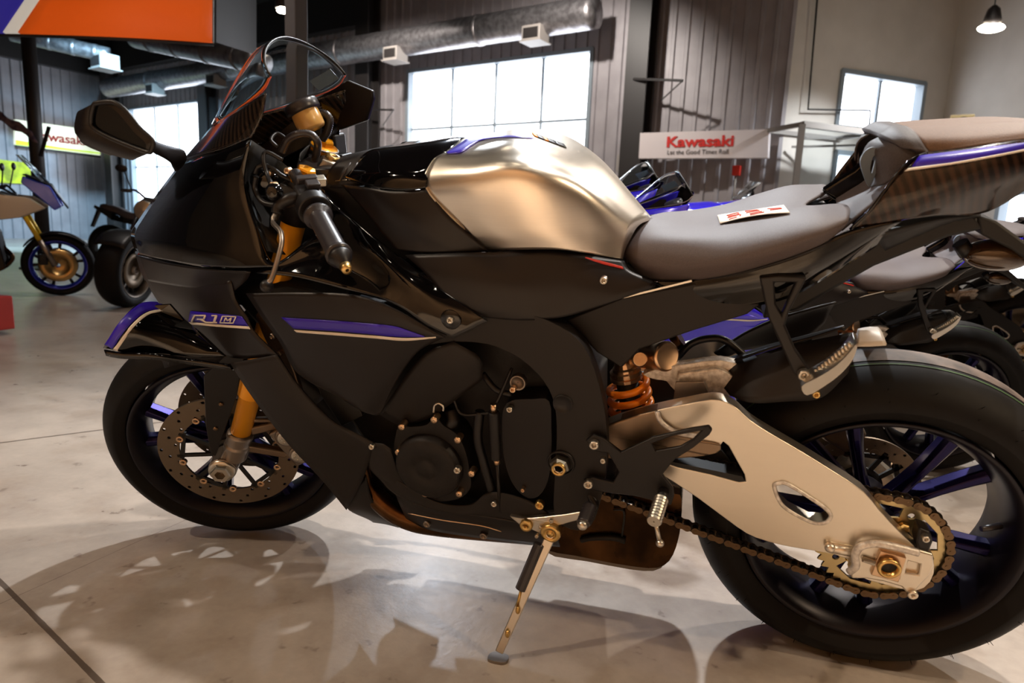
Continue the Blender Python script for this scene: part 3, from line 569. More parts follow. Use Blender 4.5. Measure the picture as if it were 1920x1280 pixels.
    side('engine_side_cover', [[(712, 776, .17), (760, 705, .18), (800, 660, .185), (850, 640, .18)], [(735, 790, .16), (790, 740, .175), (840, 700, .18), (900, 670, .17)], [(760, 800, .15), (810, 780, .16), (860, 745, .165), (905, 710, .16)]], 'matte', 5, 5)
    # exhaust header
    hd = spline([L(676, 850, .1), L(690, 905, .11), L(720, 945, .12), L(765, 972, .12), L(830, 985, .11), L(1000, 1000, .09)], 8); B(MB().tube(hd, .024, 18), 'exhaust_header', 'bronze')
    # ---------------- frame
    fr = spline([L(x, y, .178) for x, y in ((835, 560), (900, 570), (980, 585), (1050, 612), (1095, 650), (1120, 710), (1135, 780), (1138, 860), (1128, 930), (1108, 985), (1070, 992), (1040, 965), (1040, 900), (1044, 820), (1040, 760), (1020, 715), (975, 672), (915, 645), (850, 640), (800, 640))], 3, True)
    frm = B(MB().plate(fr, (0, .03, 0)), 'main_frame', 'matte', bevel=.005, seg=3); mcopy(frm)
    B(MB().lathe(L(1055, 758, .1805), (0, -1, 0), [(.001, -.0), (.016, .0), (.017, .0015), (.018, -.002)], 30), 'frame_plug', 'plastic')
    pv = L(1051, 869, .182); B(MB().lathe(pv, (0, -1, 0), [(.022, -.002), (.024, .003), (.026, -.002)], 30), 'pivot_washer', 'plastic')
    pn = B(MB().lathe(pv, (0, -1, 0), [(.008, .0), (.008, .017), (.013, .018), (.018, .012), (.019, 0)], 6, False), 'pivot_nut', 'silver')
    B(MB().lathe(pv, (0, -1, 0), [(.0085, .004), (.0085, .022), (.0125, .022), (.0135, .014)], 22), 'pivot_axle', 'goldbolt', pn)
    side('upper_frame_cover', [[(760, 478, .16), (860, 474, .165), (925, 473, .155), (1010, 468, .15), (1060, 472, .145), (1120, 482, .135), (1170, 490, .125)], [(800, 515, .175), (870, 520, .18), (950, 525, .175), (1030, 527, .165), (1090, 525, .16), (1140, 520, .15), (1182, 508, .135)], [(840, 562, .182), (890, 572, .185), (960, 575, .18), (1040, 570, .17), (1100, 558, .165), (1160, 548, .155), (1225, 528, .14)], [(880, 585, .182), (920, 595, .182), (985, 600, .178), (1050, 595, .172), (1100, 582, .165), (1150, 565, .158), (1228, 538, .14)]], 'satin', 5, 5)
    strip([(1098, 480, .142), (1130, 488, .137), (1168, 498, .132)], [(1098, 482, .142), (1130, 493, .137), (1170, 503, .132)], .005, 'red', 'red_line', bike)
    # ---------------- tank
    side('tank_front_cover', [[(640, 330, .09), (670, 342, .12), (705, 352, .145), (760, 357, .155), (800, 352, .155)], [(660, 312, .085), (695, 318, .12), (730, 325, .14), (770, 330, .148), (803, 335, .15)], [(690, 285, .07), (730, 290, .10), (770, 300, .115), (795, 305, .122), (812, 303, .125)], [(720, 278, .05), (760, 275, .065), (800, 272, .075), (825, 276, .085), (842, 283, .095)], [(730, 276, 0), (770, 270, 0), (810, 264, .0), (845, 260, .0), (874, 259, .0)]], 'gloss', 6, 6)
    side('tank_side_cover', [[(640, 345, .10), (690, 352, .14), (740, 358, .152), (800, 354, .154)], [(680, 390, .12), (725, 400, .15), (775, 405, .16), (845, 408, .158)], [(720, 440, .14), (770, 445, .155), (820, 448, .16), (890, 446, .15)], [(742, 468, .15), (800, 474, .158), (860, 474, .155), (922, 471, .14)]], 'satin', 6, 6)
    vpan = side('vent_panel', [[(606, 352, .09), (640, 352, .1), (690, 346, .115)], [(618, 320, .085), (652, 316, .09), (705, 308, .1)], [(640, 296, .06), (680, 287, .06), (735, 283, .06)], [(650, 292, .0), (690, 284, .0), (738, 279, .0)]], 'matte', 5, 5)
    for k in range(6):
        x = 640+k*13; B(MB().tube([drape(x, 338, vpan, .002), drape(x+9, 322, vpan, .002), drape(x+19, 306, vpan, .002)], .0022, 6), 'vent_fin', 'rubber2', vpan)
    a_ = [drape(630, 339, vpan, .001), drape(668, 336, vpan, .001)]; B(MB().tube(a_, .0012, 6), 'vent_edge', 'silver', vpan)
    tank = side('fuel_tank', [[(919, 471, .142), (975, 467, .156), (1045, 467, .156), (1110, 476, .134), (1167, 486, .106)],
        [(868, 427, .150), (940, 428, .168), (1020, 428, .168), (1105, 442, .135), (1172, 466, .098)],
        [(800, 352, .153), (890, 341, .176), (985, 330, .180), (1085, 358, .142), (1184, 442, .085)],
        [(811, 303, .128), (885, 300, .148), (975, 293, .152), (1085, 332, .115), (1193, 427, .07)],
        [(842, 283, .100), (905, 277, .108), (985, 268, .105), (1095, 316, .075), (1204, 418, .045)],
        [(874, 259, .0), (925, 250, .0), (990, 248, .0), (1105, 295, .0), (1219, 411, .0)]], 'alu', 7, 8)
    tank.name = 'fuel_tank'
    dstrip([(838, 289), (853, 279), (868, 269), (880, 263), (915, 259.5), (955, 257.5), (1000, 262)], [(841, 291), (860, 290), (872, 285), (886, 275), (905, 265.5), (950, 260.5), (1000, 263)], tank, .003, 'purple', 'tank_stripe', tank)
    ga, gb = Vector((996, 254)), Vector((1056, 276))
    for x0, x1, mt in ((0, .12, 'label'), (.12, .33, 'labelk'), (.33, .45, 'label'), (.45, .68, 'labelk'), (.69, 1, 'labelk')):
        p0, p1 = ga.lerp(gb, x0), ga.lerp(gb, x1); dstrip([(p0.x, p0.y-3), (p1.x, p1.y-3)], [(p0.x+5, p0.y+4), (p1.x+5, p1.y+4)], tank, .003, mt, 'warning_label', tank, 4)
    B(MB().tube(spline([L(x, y, v) for x, y, v in ((919, 472, .129), (868, 428, .151), (800, 353, .154), (811, 304, .129), (842, 284, .101), (874, 260, .02))], 6), .0022, 8), 'tank_seam', 'silver', tank)
    # ---------------- seat
    seat = side('rider_seat', [[(1176, 492, .075), (1215, 519, .10), (1280, 525, .12), (1360, 514, .15), (1450, 490, .165), (1535, 458, .165), (1575, 432, .14)],
        [(1168, 468, .075), (1205, 490, .12), (1280, 497, .145), (1360, 488, .172), (1450, 466, .185), (1530, 437, .182), (1590, 412, .15)],
        [(1180, 446, .06), (1220, 452, .105), (1290, 455, .125), (1370, 452, .147), (1450, 436, .16), (1525, 410, .148), (1593, 393, .11)],
        [(1200, 424, .03), (1240, 428, .06), (1300, 432, .075), (1375, 428, .09), (1450, 408, .1), (1515, 391, .088), (1575, 384, .06)],
        [(1220, 411, 0), (1260, 412.5, 0), (1310, 414, 0), (1370, 412, 0), (1430, 398, 0), (1475, 389, 0), (1510, 386, .0)]], 'seat', 6, 7, .004)
    side('seat_base', [[(1178, 492, .085), (1215, 520, .10), (1280, 527, .12), (1360, 517, .148), (1450, 494, .163), (1530, 464, .163), (1590, 432, .14)], [(1190, 500, .06), (1225, 527, .08), (1280, 535, .1), (1360, 524, .12), (1450, 503, .13), (1530, 474, .13), (1600, 438, .12)]], 'satin', 3, 6)
    B(MB().plate(LL([(1110, 472), (1200, 468), (1245, 522), (1232, 548), (1165, 532), (1110, 500)], .07), (0, .14, 0)), 'seat_gap_filler', 'dark')  # dark filler added to close the gap under the seat front
    # ---------------- tail
    cow = side('seat_cowl', [[(1742, 290, .115), (1800, 280, .125), (1860, 270, .125), (1930, 261, .12), (2010, 256, .1)], [(1722, 262, .10), (1790, 258, .11), (1860, 252, .11), (1930, 246, .105), (2010, 244, .08)], [(1700, 243, .06), (1770, 239, .065), (1860, 234, .065), (1930, 231, .06), (2010, 235, .05)], [(1690, 240, 0), (1760, 236, 0), (1860, 231, 0), (1930, 229, 0), (2010, 234, 0)]], 'cowl', 6, 6)
    col = side('cowl_collar', [[(1742, 291, .118), (1715, 283, .115), (1696, 276, .105)], [(1722, 262, .103), (1695, 262, .1), (1672, 266, .09)], [(1702, 243, .06), (1675, 245, .06), (1650, 258, .055)], [(1692, 240, 0), (1668, 241, 0), (1645, 256, 0)]], 'cowld', 5, 4, .008, par=cow)
    side('cowl_nose', [[(1738, 290, .11), (1700, 320, .105), (1660, 345, .09), (1634, 350, .06)], [(1700, 275, .10), (1675, 300, .095), (1655, 325, .08), (1640, 335, .06)], [(1670, 266, .08), (1655, 275, .075), (1645, 285, .07), (1640, 300, .06)], [(1648, 258, .03), (1630, 268, .03), (1620, 285, .03), (1618, 310, .03)]], 'cowld', 5, 5, par=cow)
    pl = spline(LL([(1613, 302), (1622, 284), (1636, 276), (1646, 280), (1648, 296), (1642, 325), (1632, 349), (1626, 345), (1618, 325)], .066), 3, True)
    hl = spline(LL([(1636, 297), (1641, 292), (1640, 306), (1635, 325), (1632, 318)], .066), 3, True)
    B(MB().plate(pl, (0, .006, 0), [hl]), 'cowl_plate', 'greyplate', cow, bevel=.001)
    B(MB().plate(LL([(1540, 357), (1600, 318), (1620, 300), (1640, 330), (1636, 352), (1600, 372), (1566, 378)], -.04), (0, .02, 0)), 'far_tail_rail', 'gloss', bevel=.006)
    side('tail_inner', [[(1578, 432, .12), (1610, 405, .115), (1650, 370, .11), (1690, 320, .1)], [(1590, 395, .06), (1610, 380, .06), (1650, 352, .07), (1680, 310, .07)], [(1570, 385, 0), (1600, 372, 0), (1635, 352, .0), (1660, 320, .0)]], 'seat', 4, 5)
    tail = side('tail_fairing', [[(1735, 286, .125), (1800, 279, .13), (1860, 270, .13), (1930, 261, .125), (2010, 257, .1)], [(1690, 318, .14), (1770, 312, .147), (1860, 298, .147), (1930, 290, .135), (2010, 275, .11)], [(1655, 360, .145), (1740, 355, .152), (1830, 340, .15), (1920, 320, .135), (2000, 290, .11)], [(1625, 398, .145), (1700, 390, .148), (1780, 378, .142), (1870, 358, .12), (1980, 310, .09)], [(1594, 430, .14), (1680, 413, .14), (1760, 402, .125), (1850, 396, .09), (1960, 330, .06)]], 'tailcarbon', 6, 6)
    strip([(1722, 291, .128), (1780, 284, .133), (1860, 274, .133), (1930, 265, .128)], [(1708, 312, .138), (1780, 305, .145), (1860, 292, .144), (1930, 277, .131)], .004, 'purple', 'tail_stripe', tail)
    strip([(1702, 314, .138), (1780, 304, .145), (1860, 290, .144), (1930, 276, .131)], [(1694, 320, .14), (1780, 308, .146), (1860, 294, .145), (1930, 280, .132)], .005, 'white', 'tail_line', tail)
    B(MB().tube(spline([L(1738, 286, .127), L(1712, 298, .134), L(1690, 316, .142), L(1660, 355, .147), L(1632, 393, .148), L(1594, 430, .143)], 6), .0022, 8), 'tail_seam', 'gloss', tail)
    B(MB().grid(surf([[L(1830, 404, .06), L(1840, 404, 0), L(1830, 404, -.06)], [L(1760, 410, .1), L(1770, 420, 0), L(1760, 400, -.1)], [L(1640, 440, .12), L(1660, 470, 0), L(1640, 430, -.12)]], 4, 4)), 'under_tail', 'dark', solid=.004)
    side('subframe_cover', [[(1215, 526, .11), (1300, 524, .13), (1400, 505, .15), (1500, 474, .158), (1590, 433, .148), (1690, 413, .14)], [(1240, 545, .12), (1310, 548, .135), (1400, 538, .152), (1490, 520, .158), (1560, 488, .15), (1660, 435, .13)], [(1260, 590, .11), (1320, 588, .12), (1400, 575, .13), (1470, 560, .135), (1530, 530, .13), (1640, 462, .11)]], 'gloss', 5, 5)
    sub = LL([(1060, 600), (1165, 558), (1345, 522), (1445, 510), (1440, 560), (1400, 590), (1300, 620), (1200, 655), (1165, 690), (1118, 660)], .135)
    sf = B(MB().plate(sub, (0, .012, 0)), 'subframe', 'matte', bevel=.003); mcopy(sf)
    B(MB().bar(L(1165, 558, .137), L(1297, 526, .137), .003, .003), 'subframe_edge', 'silver')
    # muffler-less tail bracket, number plate arm
    B(MB().plate(LL([(1640, 440), (1832, 402), (1850, 430), (1780, 445), (1640, 500), (1500, 580), (1430, 600), (1440, 560), (1560, 510)], .03), (0, .06, 0)), 'rear_fender_base', 'dark', bevel=.006)
    B(MB().plate(LL([(1833, 404), (1870, 415), (1925, 455), (2010, 520), (1990, 530), (1900, 470), (1840, 440)], .03), (0, .06, 0)), 'plate_bracket', 'dark', bevel=.004)
    sg3 = L(1868, 478, .0); B(MB().sphere(sg3, .06, 28, (.8, .45, .42)), 'rear_turn_signal', 'bronzeg'); B(MB().cyl(sg3-Vector((.04, 0, 0)), L(1800, 455, .0), .012, n=12), 'signal_stem', 'plastic')
    # ---------------- passenger peg
    hang = LL([(1424, 520), (1460, 516), (1500, 518), (1514, 520), (1480, 585), (1472, 610), (1492, 655), (1520, 695), (1528, 710), (1505, 718), (1488, 700), (1470, 660), (1440, 595)], .17)
    ho = LL([(1452, 530), (1492, 530), (1466, 590), (1455, 570)], .17)
    hg = B(MB().plate(hang, (0, .014, 0), [ho]), 'peg_hanger', 'plastic', bevel=.003)
    B(boltL(1507, 702, .178, .009), 'peg_bolt', 'silver', hg)
    pg = [(1502, 724), (1530, 708), (1560, 690), (1585, 668), (1603, 646), (1607, 652), (1598, 676), (1578, 700), (1550, 722), (1514, 742)]
    pp = B(MB().plate(spline([L(x, y, .19+(x-1500)*.0004) for x, y in pg], 3, True), (0, .03, .006)), 'passenger_peg', 'silver', bevel=.003)
    for k in range(11):
        t = k/10; B(MB().cyl(L(1534+62*t, 704-50*t, .185+.035*t), L(1528+62*t, 691-50*t, .185+.035*t), .0036, .0028, 10), 'peg_tooth', 'silver', pp)
    B(boltL(1530, 738, .17, .006), 'peg_screw', 'goldbolt', pp)
    # ---------------- swingarm
    out = [(1120, 810), (1160, 788), (1235, 768), (1290, 757), (1335, 749), (1362, 754), (1385, 768), (1405, 787), (1440, 810), (1500, 845), (1560, 882), (1620, 922), (1650, 957), (1690, 1000), (1738, 1045), (1752, 1060), (1745, 1090), (1715, 1108), (1655, 1095), (1610, 1080), (1588, 1048), (1540, 1035), (1480, 1025), (1435, 1014), (1400, 1000), (1360, 972), (1310, 935), (1265, 905), (1228, 882), (1200, 865), (1120, 850)]
    h1 = [(1240, 866), (1262, 846), (1340, 850), (1356, 828), (1366, 836), (1396, 890), (1398, 903), (1385, 904), (1330, 889), (1270, 876)]
    h2 = [(1452, 912), (1460, 906), (1478, 908), (1530, 940), (1555, 960), (1556, 972), (1545, 980), (1520, 978), (1480, 957), (1462, 940)]
    so_ = spline(LL(out, .148), 2, True); sw = MB().plate(so_, (0, .03, 0), [LL(h1, .148), LL(h2, .148)]); swo = B(sw, 'swingarm', 'arm', bevel=.007, seg=4)
    B(MB().tube(spline(LL(h2, .150), 4, True), .0035, 10, closed=True), 'hole_weld', 'weld', swo)
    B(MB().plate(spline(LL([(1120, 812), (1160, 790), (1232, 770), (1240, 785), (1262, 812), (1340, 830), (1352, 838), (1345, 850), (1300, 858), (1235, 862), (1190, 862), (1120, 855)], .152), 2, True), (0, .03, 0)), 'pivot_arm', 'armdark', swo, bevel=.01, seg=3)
    B(MB().tube(spline([L(1232, 771, .153), L(1238, 788, .156), L(1255, 803, .156), L(1275, 812, .156), L(1320, 820, .154)], 5), .0045, 10), 'weld_bead', 'weld', swo)
    far = mcopy(swo)
    # top brace
    br = spline(LL([(1205, 702), (1240, 690), (1290, 682), (1350, 675), (1400, 690), (1400, 715), (1345, 722), (1300, 735), (1268, 735), (1250, 715), (1230, 712)], .06), 2, True)
    B(MB().plate(br, (0, .022, 0)), 'arm_brace', 'weld', swo, bevel=.004)
    B(MB().plate(LL([(1265, 735), (1270, 700), (1345, 690), (1375, 705), (1385, 745), (1340, 742), (1280, 750)], .075), (0, .03, 0)), 'brace_wall', 'weld', swo, bevel=.004)
    B(MB().plate(LL([(1250, 874), (1330, 888), (1386, 903), (1397, 902), (1392, 893), (1330, 880), (1262, 866)], .1465), (0, .028, 0)), 'chain_slider', 'dark', swo)
    B(MB().plate(LL([(1225, 846), (1345, 835), (1410, 915), (1380, 930), (1215, 900)], .088), (0, .006, 0)), 'chain_backing_plate', 'dark', swo)  # dark plate added to hide the lit far arm in the opening
    B(MB().plate(LL([(1195, 700), (1330, 692), (1345, 748), (1290, 756), (1210, 775)], -.05), (0, .01, 0)), 'dark_backing_plate', 'dark', swo)  # dark plate added to make the hollow under the brace dark
    B(MB().plate(LL([(1262, 752), (1267, 716), (1320, 716), (1330, 740), (1290, 748)], .09), (0, .004, 0)), 'brace_shadow_plate', 'steel2', swo, bevel=.001)
    # axle carrier
    ac = [(1603, 1040), (1612, 1024), (1640, 1018), (1680, 1020), (1750, 1040), (1752, 1060), (1745, 1078), (1722, 1102), (1716, 1112), (1700, 1112), (1690, 1100), (1655, 1090), (1625, 1085), (1597, 1085), (1592, 1070)]
    car = B(MB().plate(LL(ac, .156), (0, .02, 0), [LL([(1660, 1045), (1690, 1050), (1685, 1085), (1645, 1078)], .156), LL([(1704, 1052), (1725, 1058), (1722, 1078), (1698, 1074)], .156)]), 'axle_carrier', 'arm', swo, bevel=.003)
    a0 = L(1667, 1065, .169); B(MB().plate(LL([(1651, 1033), (1700, 1046), (1685, 1092), (1633, 1078)], .163), (0, .01, 0)), 'axle_block', 'bolt', car, bevel=.0015)
    B(MB().lathe(a0, (0, -1, 0), [(.0125, -.02), (.0125, .004), (.0155, .005), (.0185, .003), (.0185, 0)], 36), 'rear_axle', 'goldbolt', car)
    B(MB().lathe(a0, (0, -1, 0), [(.0001, -.004), (.0125, -.004)], 30), 'axle_bore', 'dark', car)
    B(MB().tube(spline([L(1592, 1072, .16), L(1605, 1060, .163), L(1603, 1040, .163), L(1614, 1024, .163), L(1640, 1019, .162), L(1665, 1022, .162), L(1700, 1030, .16), L(1722, 1036, .16)], 5), .0065, 10), 'carrier_weld', 'weld', car)
    B(MB().cyl(L(1556, 1026, .152), L(1600, 1034, .152), .009, n=16), 'weld_peg', 'arm', swo); B(MB().sphere(L(1556, 1026, .156), .009, 14), 'weld_boss', 'arm', swo)
    B(MB().cyl(L(1618, 1048, .16), L(1640, 1055, .16), .005, n=6, smooth=False), 'chain_adjuster', 'silver', car)
    B(MB().plate(LL([(1724, 990), (1745, 998), (1750, 1015), (1740, 1040), (1722, 1034), (1718, 1015)], .15), (0, .03, 0)), 'stand_hook', 'plastic', car, bevel=.003); B(boltL(1735, 1008, .155, .006), 'hook_bolt', 'silver', car)
    B(MB().lathe(L(1711, 1114, .158), (0, -1, 0), [(.003, -.004), (.003, .004), (.0075, .004), (.0085, .002), (.0085, -.006)], 20), 'carrier_lug', 'arm', car)
    # ---------------- chain and sprockets
    yc = -.105; c2 = Vector((UR, yc, RR)); c1 = L(1090, 869, .105); r1, r2 = .0495, .1037; D = Vector((c2.x-c1.x, 0, c2.z-c1.z)); dl = D.length; ang = atan2(D.z, D.x); al = math.acos((r1-r2)/dl)
    path = []
    t1a, t1b = ang+al, ang-al
    def arc(c, r, a0_, a1_, n=60): return [c+Vector((r*cos(a0_+(a1_-a0_)*i/n), 0, r*sin(a0_+(a1_-a0_)*i/n))) for i in range(n+1)]
    path += arc(c2, r2, t1a, t1b, 90) if t1a < t1b else arc(c2, r2, t1a, t1b-0, 90)
    b_ = arc(c1, r1, t1b, t1a-2*pi, 60)
    a_ = path[-1]; path += [a_.lerp(b_[0], i/80) for i in range(1, 80)]+b_; a_ = path[-1]; path += [a_.lerp(path[0], i/80) for i in range(1, 81)]
    tot = sum((path[i+1]-path[i]).length for i in range(len(path)-1)); npin = int(round(tot/.015875/2))*2; st_ = tot/npin; pins = []; acc = 0; nx = 0
    for i in range(len(path)-1):
        sl = (path[i+1]-path[i]).length
        while nx <= acc+sl+1e-9 and len(pins) < npin: pins.append(path[i].lerp(path[i+1], (nx-acc)/sl if sl else 0)); nx += st_
        acc += sl
    cm = MB(); cdk = MB()
    for i in range(npin):
        a, b = pins[i], pins[(i+1) % npin]; e = (b-a).normalized(); nrm = Vector((-e.z, 0, e.x))
        outer = i % 2 == 0
        for s in (-1, 1):
            y = s*(.0082 if outer else .0058); o2 = []
            for k in range(7): q = pi/2+pi*k/6; o2.append(a+e*cos(q)*.0072+nrm*sin(q)*.0072+YV*y)
            o2.append(a.lerp(b, .5)-nrm*.0052+YV*y)
            for k in range(7): q = -pi/2+pi*k/6; o2.append(b+e*cos(q)*.0072+nrm*sin(q)*.0072+YV*y)
            o2.append(a.lerp(b, .5)+nrm*.0052+YV*y)
            (cm if outer else cdk).plate(o2, YV*s*.0016)
        cdk.cyl(a-YV*.006, a+YV*.006, .005, n=10); cm.cyl(a-YV*.0108, a+YV*.0108, .0024, n=8)
    chn = B(cm, 'drive_chain', 'chain'); B(cdk, 'inner_links', 'chaind', chn)
    sp = []; nt = 41
    for i in range(nt*4): a = 2*pi*i/(nt*4); rr = r2+(.0055 if i % 4 == 2 else (.001 if i % 4 in (1, 3) else -.0045)); sp.append((c2.x+rr*cos(a), yc-.0025, c2.z+rr*sin(a)))
    hs = []
    for k in range(5):
        a = 2*pi*k/5+.5; hs.append([(c2.x+r*cos(a+q), yc-.0025, c2.z+r*sin(a+q)) for r, q in ((.066, -.42), (.086, -.40), (.089, 0), (.086, .40), (.066, .42), (.062, 0))])
    hs2 = [[(c2.x+.078*cos(2*pi*k/5+1.13+0)+.006*cos(q*pi/4), yc-.0025, c2.z+.078*sin(2*pi*k/5+1.13)+.006*sin(q*pi/4)) for q in range(8)] for k in range(5)]
    hub_ = [(c2.x+.03*cos(2*pi*k/24), yc-.0025, c2.z+.03*sin(2*pi*k/24)) for k in range(24)]
    spr = B(MB().plate(sp, YV*.005, hs+hs2+[hub_]), 'rear_sprocket', 'sprocket', rw, bevel=.0006, seg=1)
    for k in range(5):
        a = 2*pi*k/5+1.13; p = c2+Vector((.055*cos(a), -.004, .055*sin(a))); B(MB().lathe(p, (0, -1, 0), [(.001, .012), (.007, .012), (.0095, .008), (.0095, 0)], 6, False), 'sprocket_nut', 'goldbolt', spr)
    B(MB().lathe(c2, (0, -1, 0), [(.018, .004), (.048, .004), (.058, 0), (.058, -.01)], 40), 'sprocket_carrier', 'rimd', spr)
    B(MB().lathe(Vector((UR, 0, RR)), (0, 1, 0), [(.001, -.15), (.0185, -.15), (.0185, .15), (.001, .15)], 24), 'axle_shaft', 'steel2', rw)
    B(MB().lathe(c1, (0, -1, 0), [(.001, .004), (.034, .004), (.036, 0), (.001, -.004)], 30), 'front_sprocket', 'chaind')
    # rear brake caliper on the far side
    B(MB().box((UR-.06, .105, RR+.115), (.10, .05, .06), Matrix.Rotation(R(30), 3, 'Y')), 'rear_caliper', 'armdark', bevel=.01)
    # ---------------- hugger
    side('rear_hugger', [[(1340, 690, .035), (1400, 672, .06), (1470, 650, .07), (1540, 636, .075), (1600, 624, .078)], [(1350, 715, .06), (1400, 708, .09), (1470, 692, .10), (1540, 668, .105), (1605, 650, .105)], [(1370, 742, .09), (1410, 755, .118), (1480, 752, .12), (1540, 745, .12), (1590, 700, .118)]], 'matte', 4, 5, .004)
    B(MB().grid(patchL([[(1342, 688, .035), (1450, 652, .07), (1520, 634, .07), (1584, 613, .07)], [(1340, 680, -.02), (1440, 648, -.0), (1510, 630, -.0), (1582, 611, .0)], [(1340, 685, -.08), (1440, 650, -.08), (1510, 632, -.08), (1582, 612, -.08)]], 4, 4)), 'hugger_top', 'satin', solid=.004)
    B(MB().grid(patchL([[(1606, 648, .095), (1630, 648, .095), (1662, 646, .09)], [(1607, 624, .06), (1630, 620, .055), (1652, 622, .05)], [(1610, 618, 0), (1630, 615, 0), (1645, 616, 0)], [(1606, 628, -.08), (1630, 625, -.08), (1655, 640, -.08)]], 4, 4)), 'hugger_flap', 'white', solid=.004)
    # paler tread crown: dust and light from above put into the colour
    t = MB()
    g = []
    for i in range(40):
        a = R(20+i*3.0); row = []
        for j in range(9): q = -.26+.5*j/8; rr = RR-.075*(1-sqrt(1-q*q*.98))+.0009; row.append(Vector((UR+rr*cos(a), q*.097, RR+rr*sin(a))))
        g.append(row)
    B(t.grid(g), 'dusty_lit_tread', 'dusty_lit', rw)
    # ---------------- shock
    s0, s1 = L(1168, 668, .03), L(1190, 802, .03); sd = (s1-s0).normalized(); sx_ = sd.orthogonal().normalized(); sy_ = sd.cross(sx_); ln_ = (s1-s0).length
    sh = B(MB().cyl(s0+sd*ln_*.3, s1, .021, n=24), 'shock_body', 'dark'); co = []
    for i in range(150): t = i/149; a = 2*pi*4.6*t+2; co.append(s0+sd*ln_*(.33+.65*t)+(sx_*cos(a)+sy_*sin(a))*(.036+.005*t))
    B(MB().tube(co, .007, 12), 'coil_spring', 'orange', sh)
    B(MB().lathe(s0, sd, [(.008, -.01), (.018, .012), (.02, ln_*.13), (.024, ln_*.15), (.024, ln_*.18), (.030, ln_*.19), (.030, ln_*.24), (.027, ln_*.25), (.031, ln_*.26), (.031, ln_*.30), (.02, ln_*.31), (.001, ln_*.31)], 16, False), 'spring_collar', 'bolt', sh)
    r0, r1_ = L(1205, 662, .01), L(1252, 668, .06); B(MB().cyl(r0, r1_, .028, n=32), 'shock_reservoir', 'bolt', sh, bevel=.004)
    B(MB().cyl(L(1196, 672, .05), L(1200, 673, .075), .014, n=20), 'reservoir_knob', 'bolt', sh, bevel=.002)
    B(MB().tube(spline([L(1270, 670, .0), L(1295, 645, 0), L(1325, 635, 0), L(1360, 638, 0), L(1400, 670, .0)], 6), .007, 10), 'brake_hose', 'plastic')
    B(MB().cyl(L(1262, 640, -.02), L(1276, 632, -.02), .02, n=20), 'linkage_cap', 'bronze', bevel=.003)
    # ---------------- rearset
    ra = [(1098, 826), (1112, 815), (1130, 822), (1165, 848), (1225, 820), (1290, 805), (1330, 799), (1336, 806), (1330, 816), (1300, 840), (1265, 862), (1242, 890), (1262, 915), (1264, 930), (1258, 948), (1230, 940), (1190, 930), (1150, 926), (1115, 920), (1095, 912), (1094, 900), (1110, 895), (1150, 905), (1160, 885), (1140, 850), (1110, 845)]
    rh_ = [(1222, 832), (1260, 818), (1315, 808), (1300, 824), (1275, 838), (1230, 846)]
    rs_ = B(MB().plate(LL(ra, .195), (0, .008, 0), [LL(rh_, .195)]), 'rearset_plate', 'plastic', bevel=.0022)
    for px, py, r in ((1114, 833, .0085), (1103, 907, .0085), (1131, 862, .005)): B(boltL(px, py, .2, r), 'rearset_bolt', 'silver', rs_)
    k0, k1 = L(1240, 935, .215), L(1226, 978, .27); kd = (k1-k0).normalized(); kk = [(.001, 0)]+[(.0128 if i % 2 else .0112, (k1-k0).length*i/16) for i in range(17)]+[(.001, (k1-k0).length)]
    fp = B(MB().lathe(k0, kd, kk, 20, False), 'rider_peg', 'silver', rs_)
    B(MB().cyl(k0-kd*.02, k0, .009, n=14), 'peg_mount', 'plastic', fp)
    fr2 = B(MB().cyl(L(1228, 975, .26), L(1237, 1016, .27), .0035, n=12), 'peg_feeler', 'silver', fp); B(MB().sphere(L(1237.5, 1018, .27), .0068, 14), 'feeler_ball', 'silver', fp)
    # shift lever
    B(MB().tube(spline([L(1105, 925, .17), L(1115, 945, .18), L(1105, 965, .19)], 5), .008, 12), 'shift_lever', 'plastic')
    a, b = L(1106, 948, .20), L(1093, 982, .24); d_ = (b-a).normalized(); B(MB().lathe(a, d_, [(.001, 0)]+[(.0125 if i % 2 else .0113, (b-a).length*i/12) for i in range(13)]+[(.009, (b-a).length), (.009, (b-a).length+.001), (.001, (b-a).length+.001)], 18), 'shift_toe_piece', 'rubber2'); B(MB().sphere(b+d_*.002, .0095, 14), 'toe_piece_cap', 'silver')
    # ---------------- exhaust can under the engine
    ex = spline(LL([(1010, 1000), (1060, 985), (1110, 935), (1170, 920), (1260, 925), (1278, 935), (1276, 985), (1272, 1010), (1262, 1040), (1245, 1060), (1215, 1065), (1150, 1056), (1080, 1042), (1020, 1030)], .092), 2, True)
    exo = B(MB().plate(ex, (0, .2, 0)), 'exhaust_box', 'bronze', bevel=.02, seg=5)
    B(MB().plate(spline(LL([(1030, 1032), (1080, 1036), (1150, 1048), (1215, 1056), (1245, 1058), (1225, 1070), (1180, 1067), (1100, 1052), (1040, 1043)], .09), 2, True), (0, .15, 0)), 'exhaust_heat_shield', 'steel2', exo, bevel=.003)
    B(MB().tube(spline([L(1090, 1012, .096), L(1110, 1008, .098), L(1150, 1008, .098), L(1172, 1014, .096)], 6), .006, 10), 'exhaust_weld', 'cast', exo)
    B(MB().tube(spline([L(1150, 955, .096), L(1170, 960, .097), L(1166, 1005, .097)], 5), .002, 8), 'heat_shield_seam', 'dark', exo)
    # ---------------- side stand
    kb = [(955, 968), (985, 972), (1015, 970), (1060, 965), (1088, 960), (1090, 974), (1060, 982), (1048, 985), (1040, 1005), (1022, 1008), (1008, 998), (995, 992), (975, 985)]
    sbk = B(MB().plate(LL(kb, .182), (0, .012, 0)), 'stand_bracket', 'silver', bevel=.002)
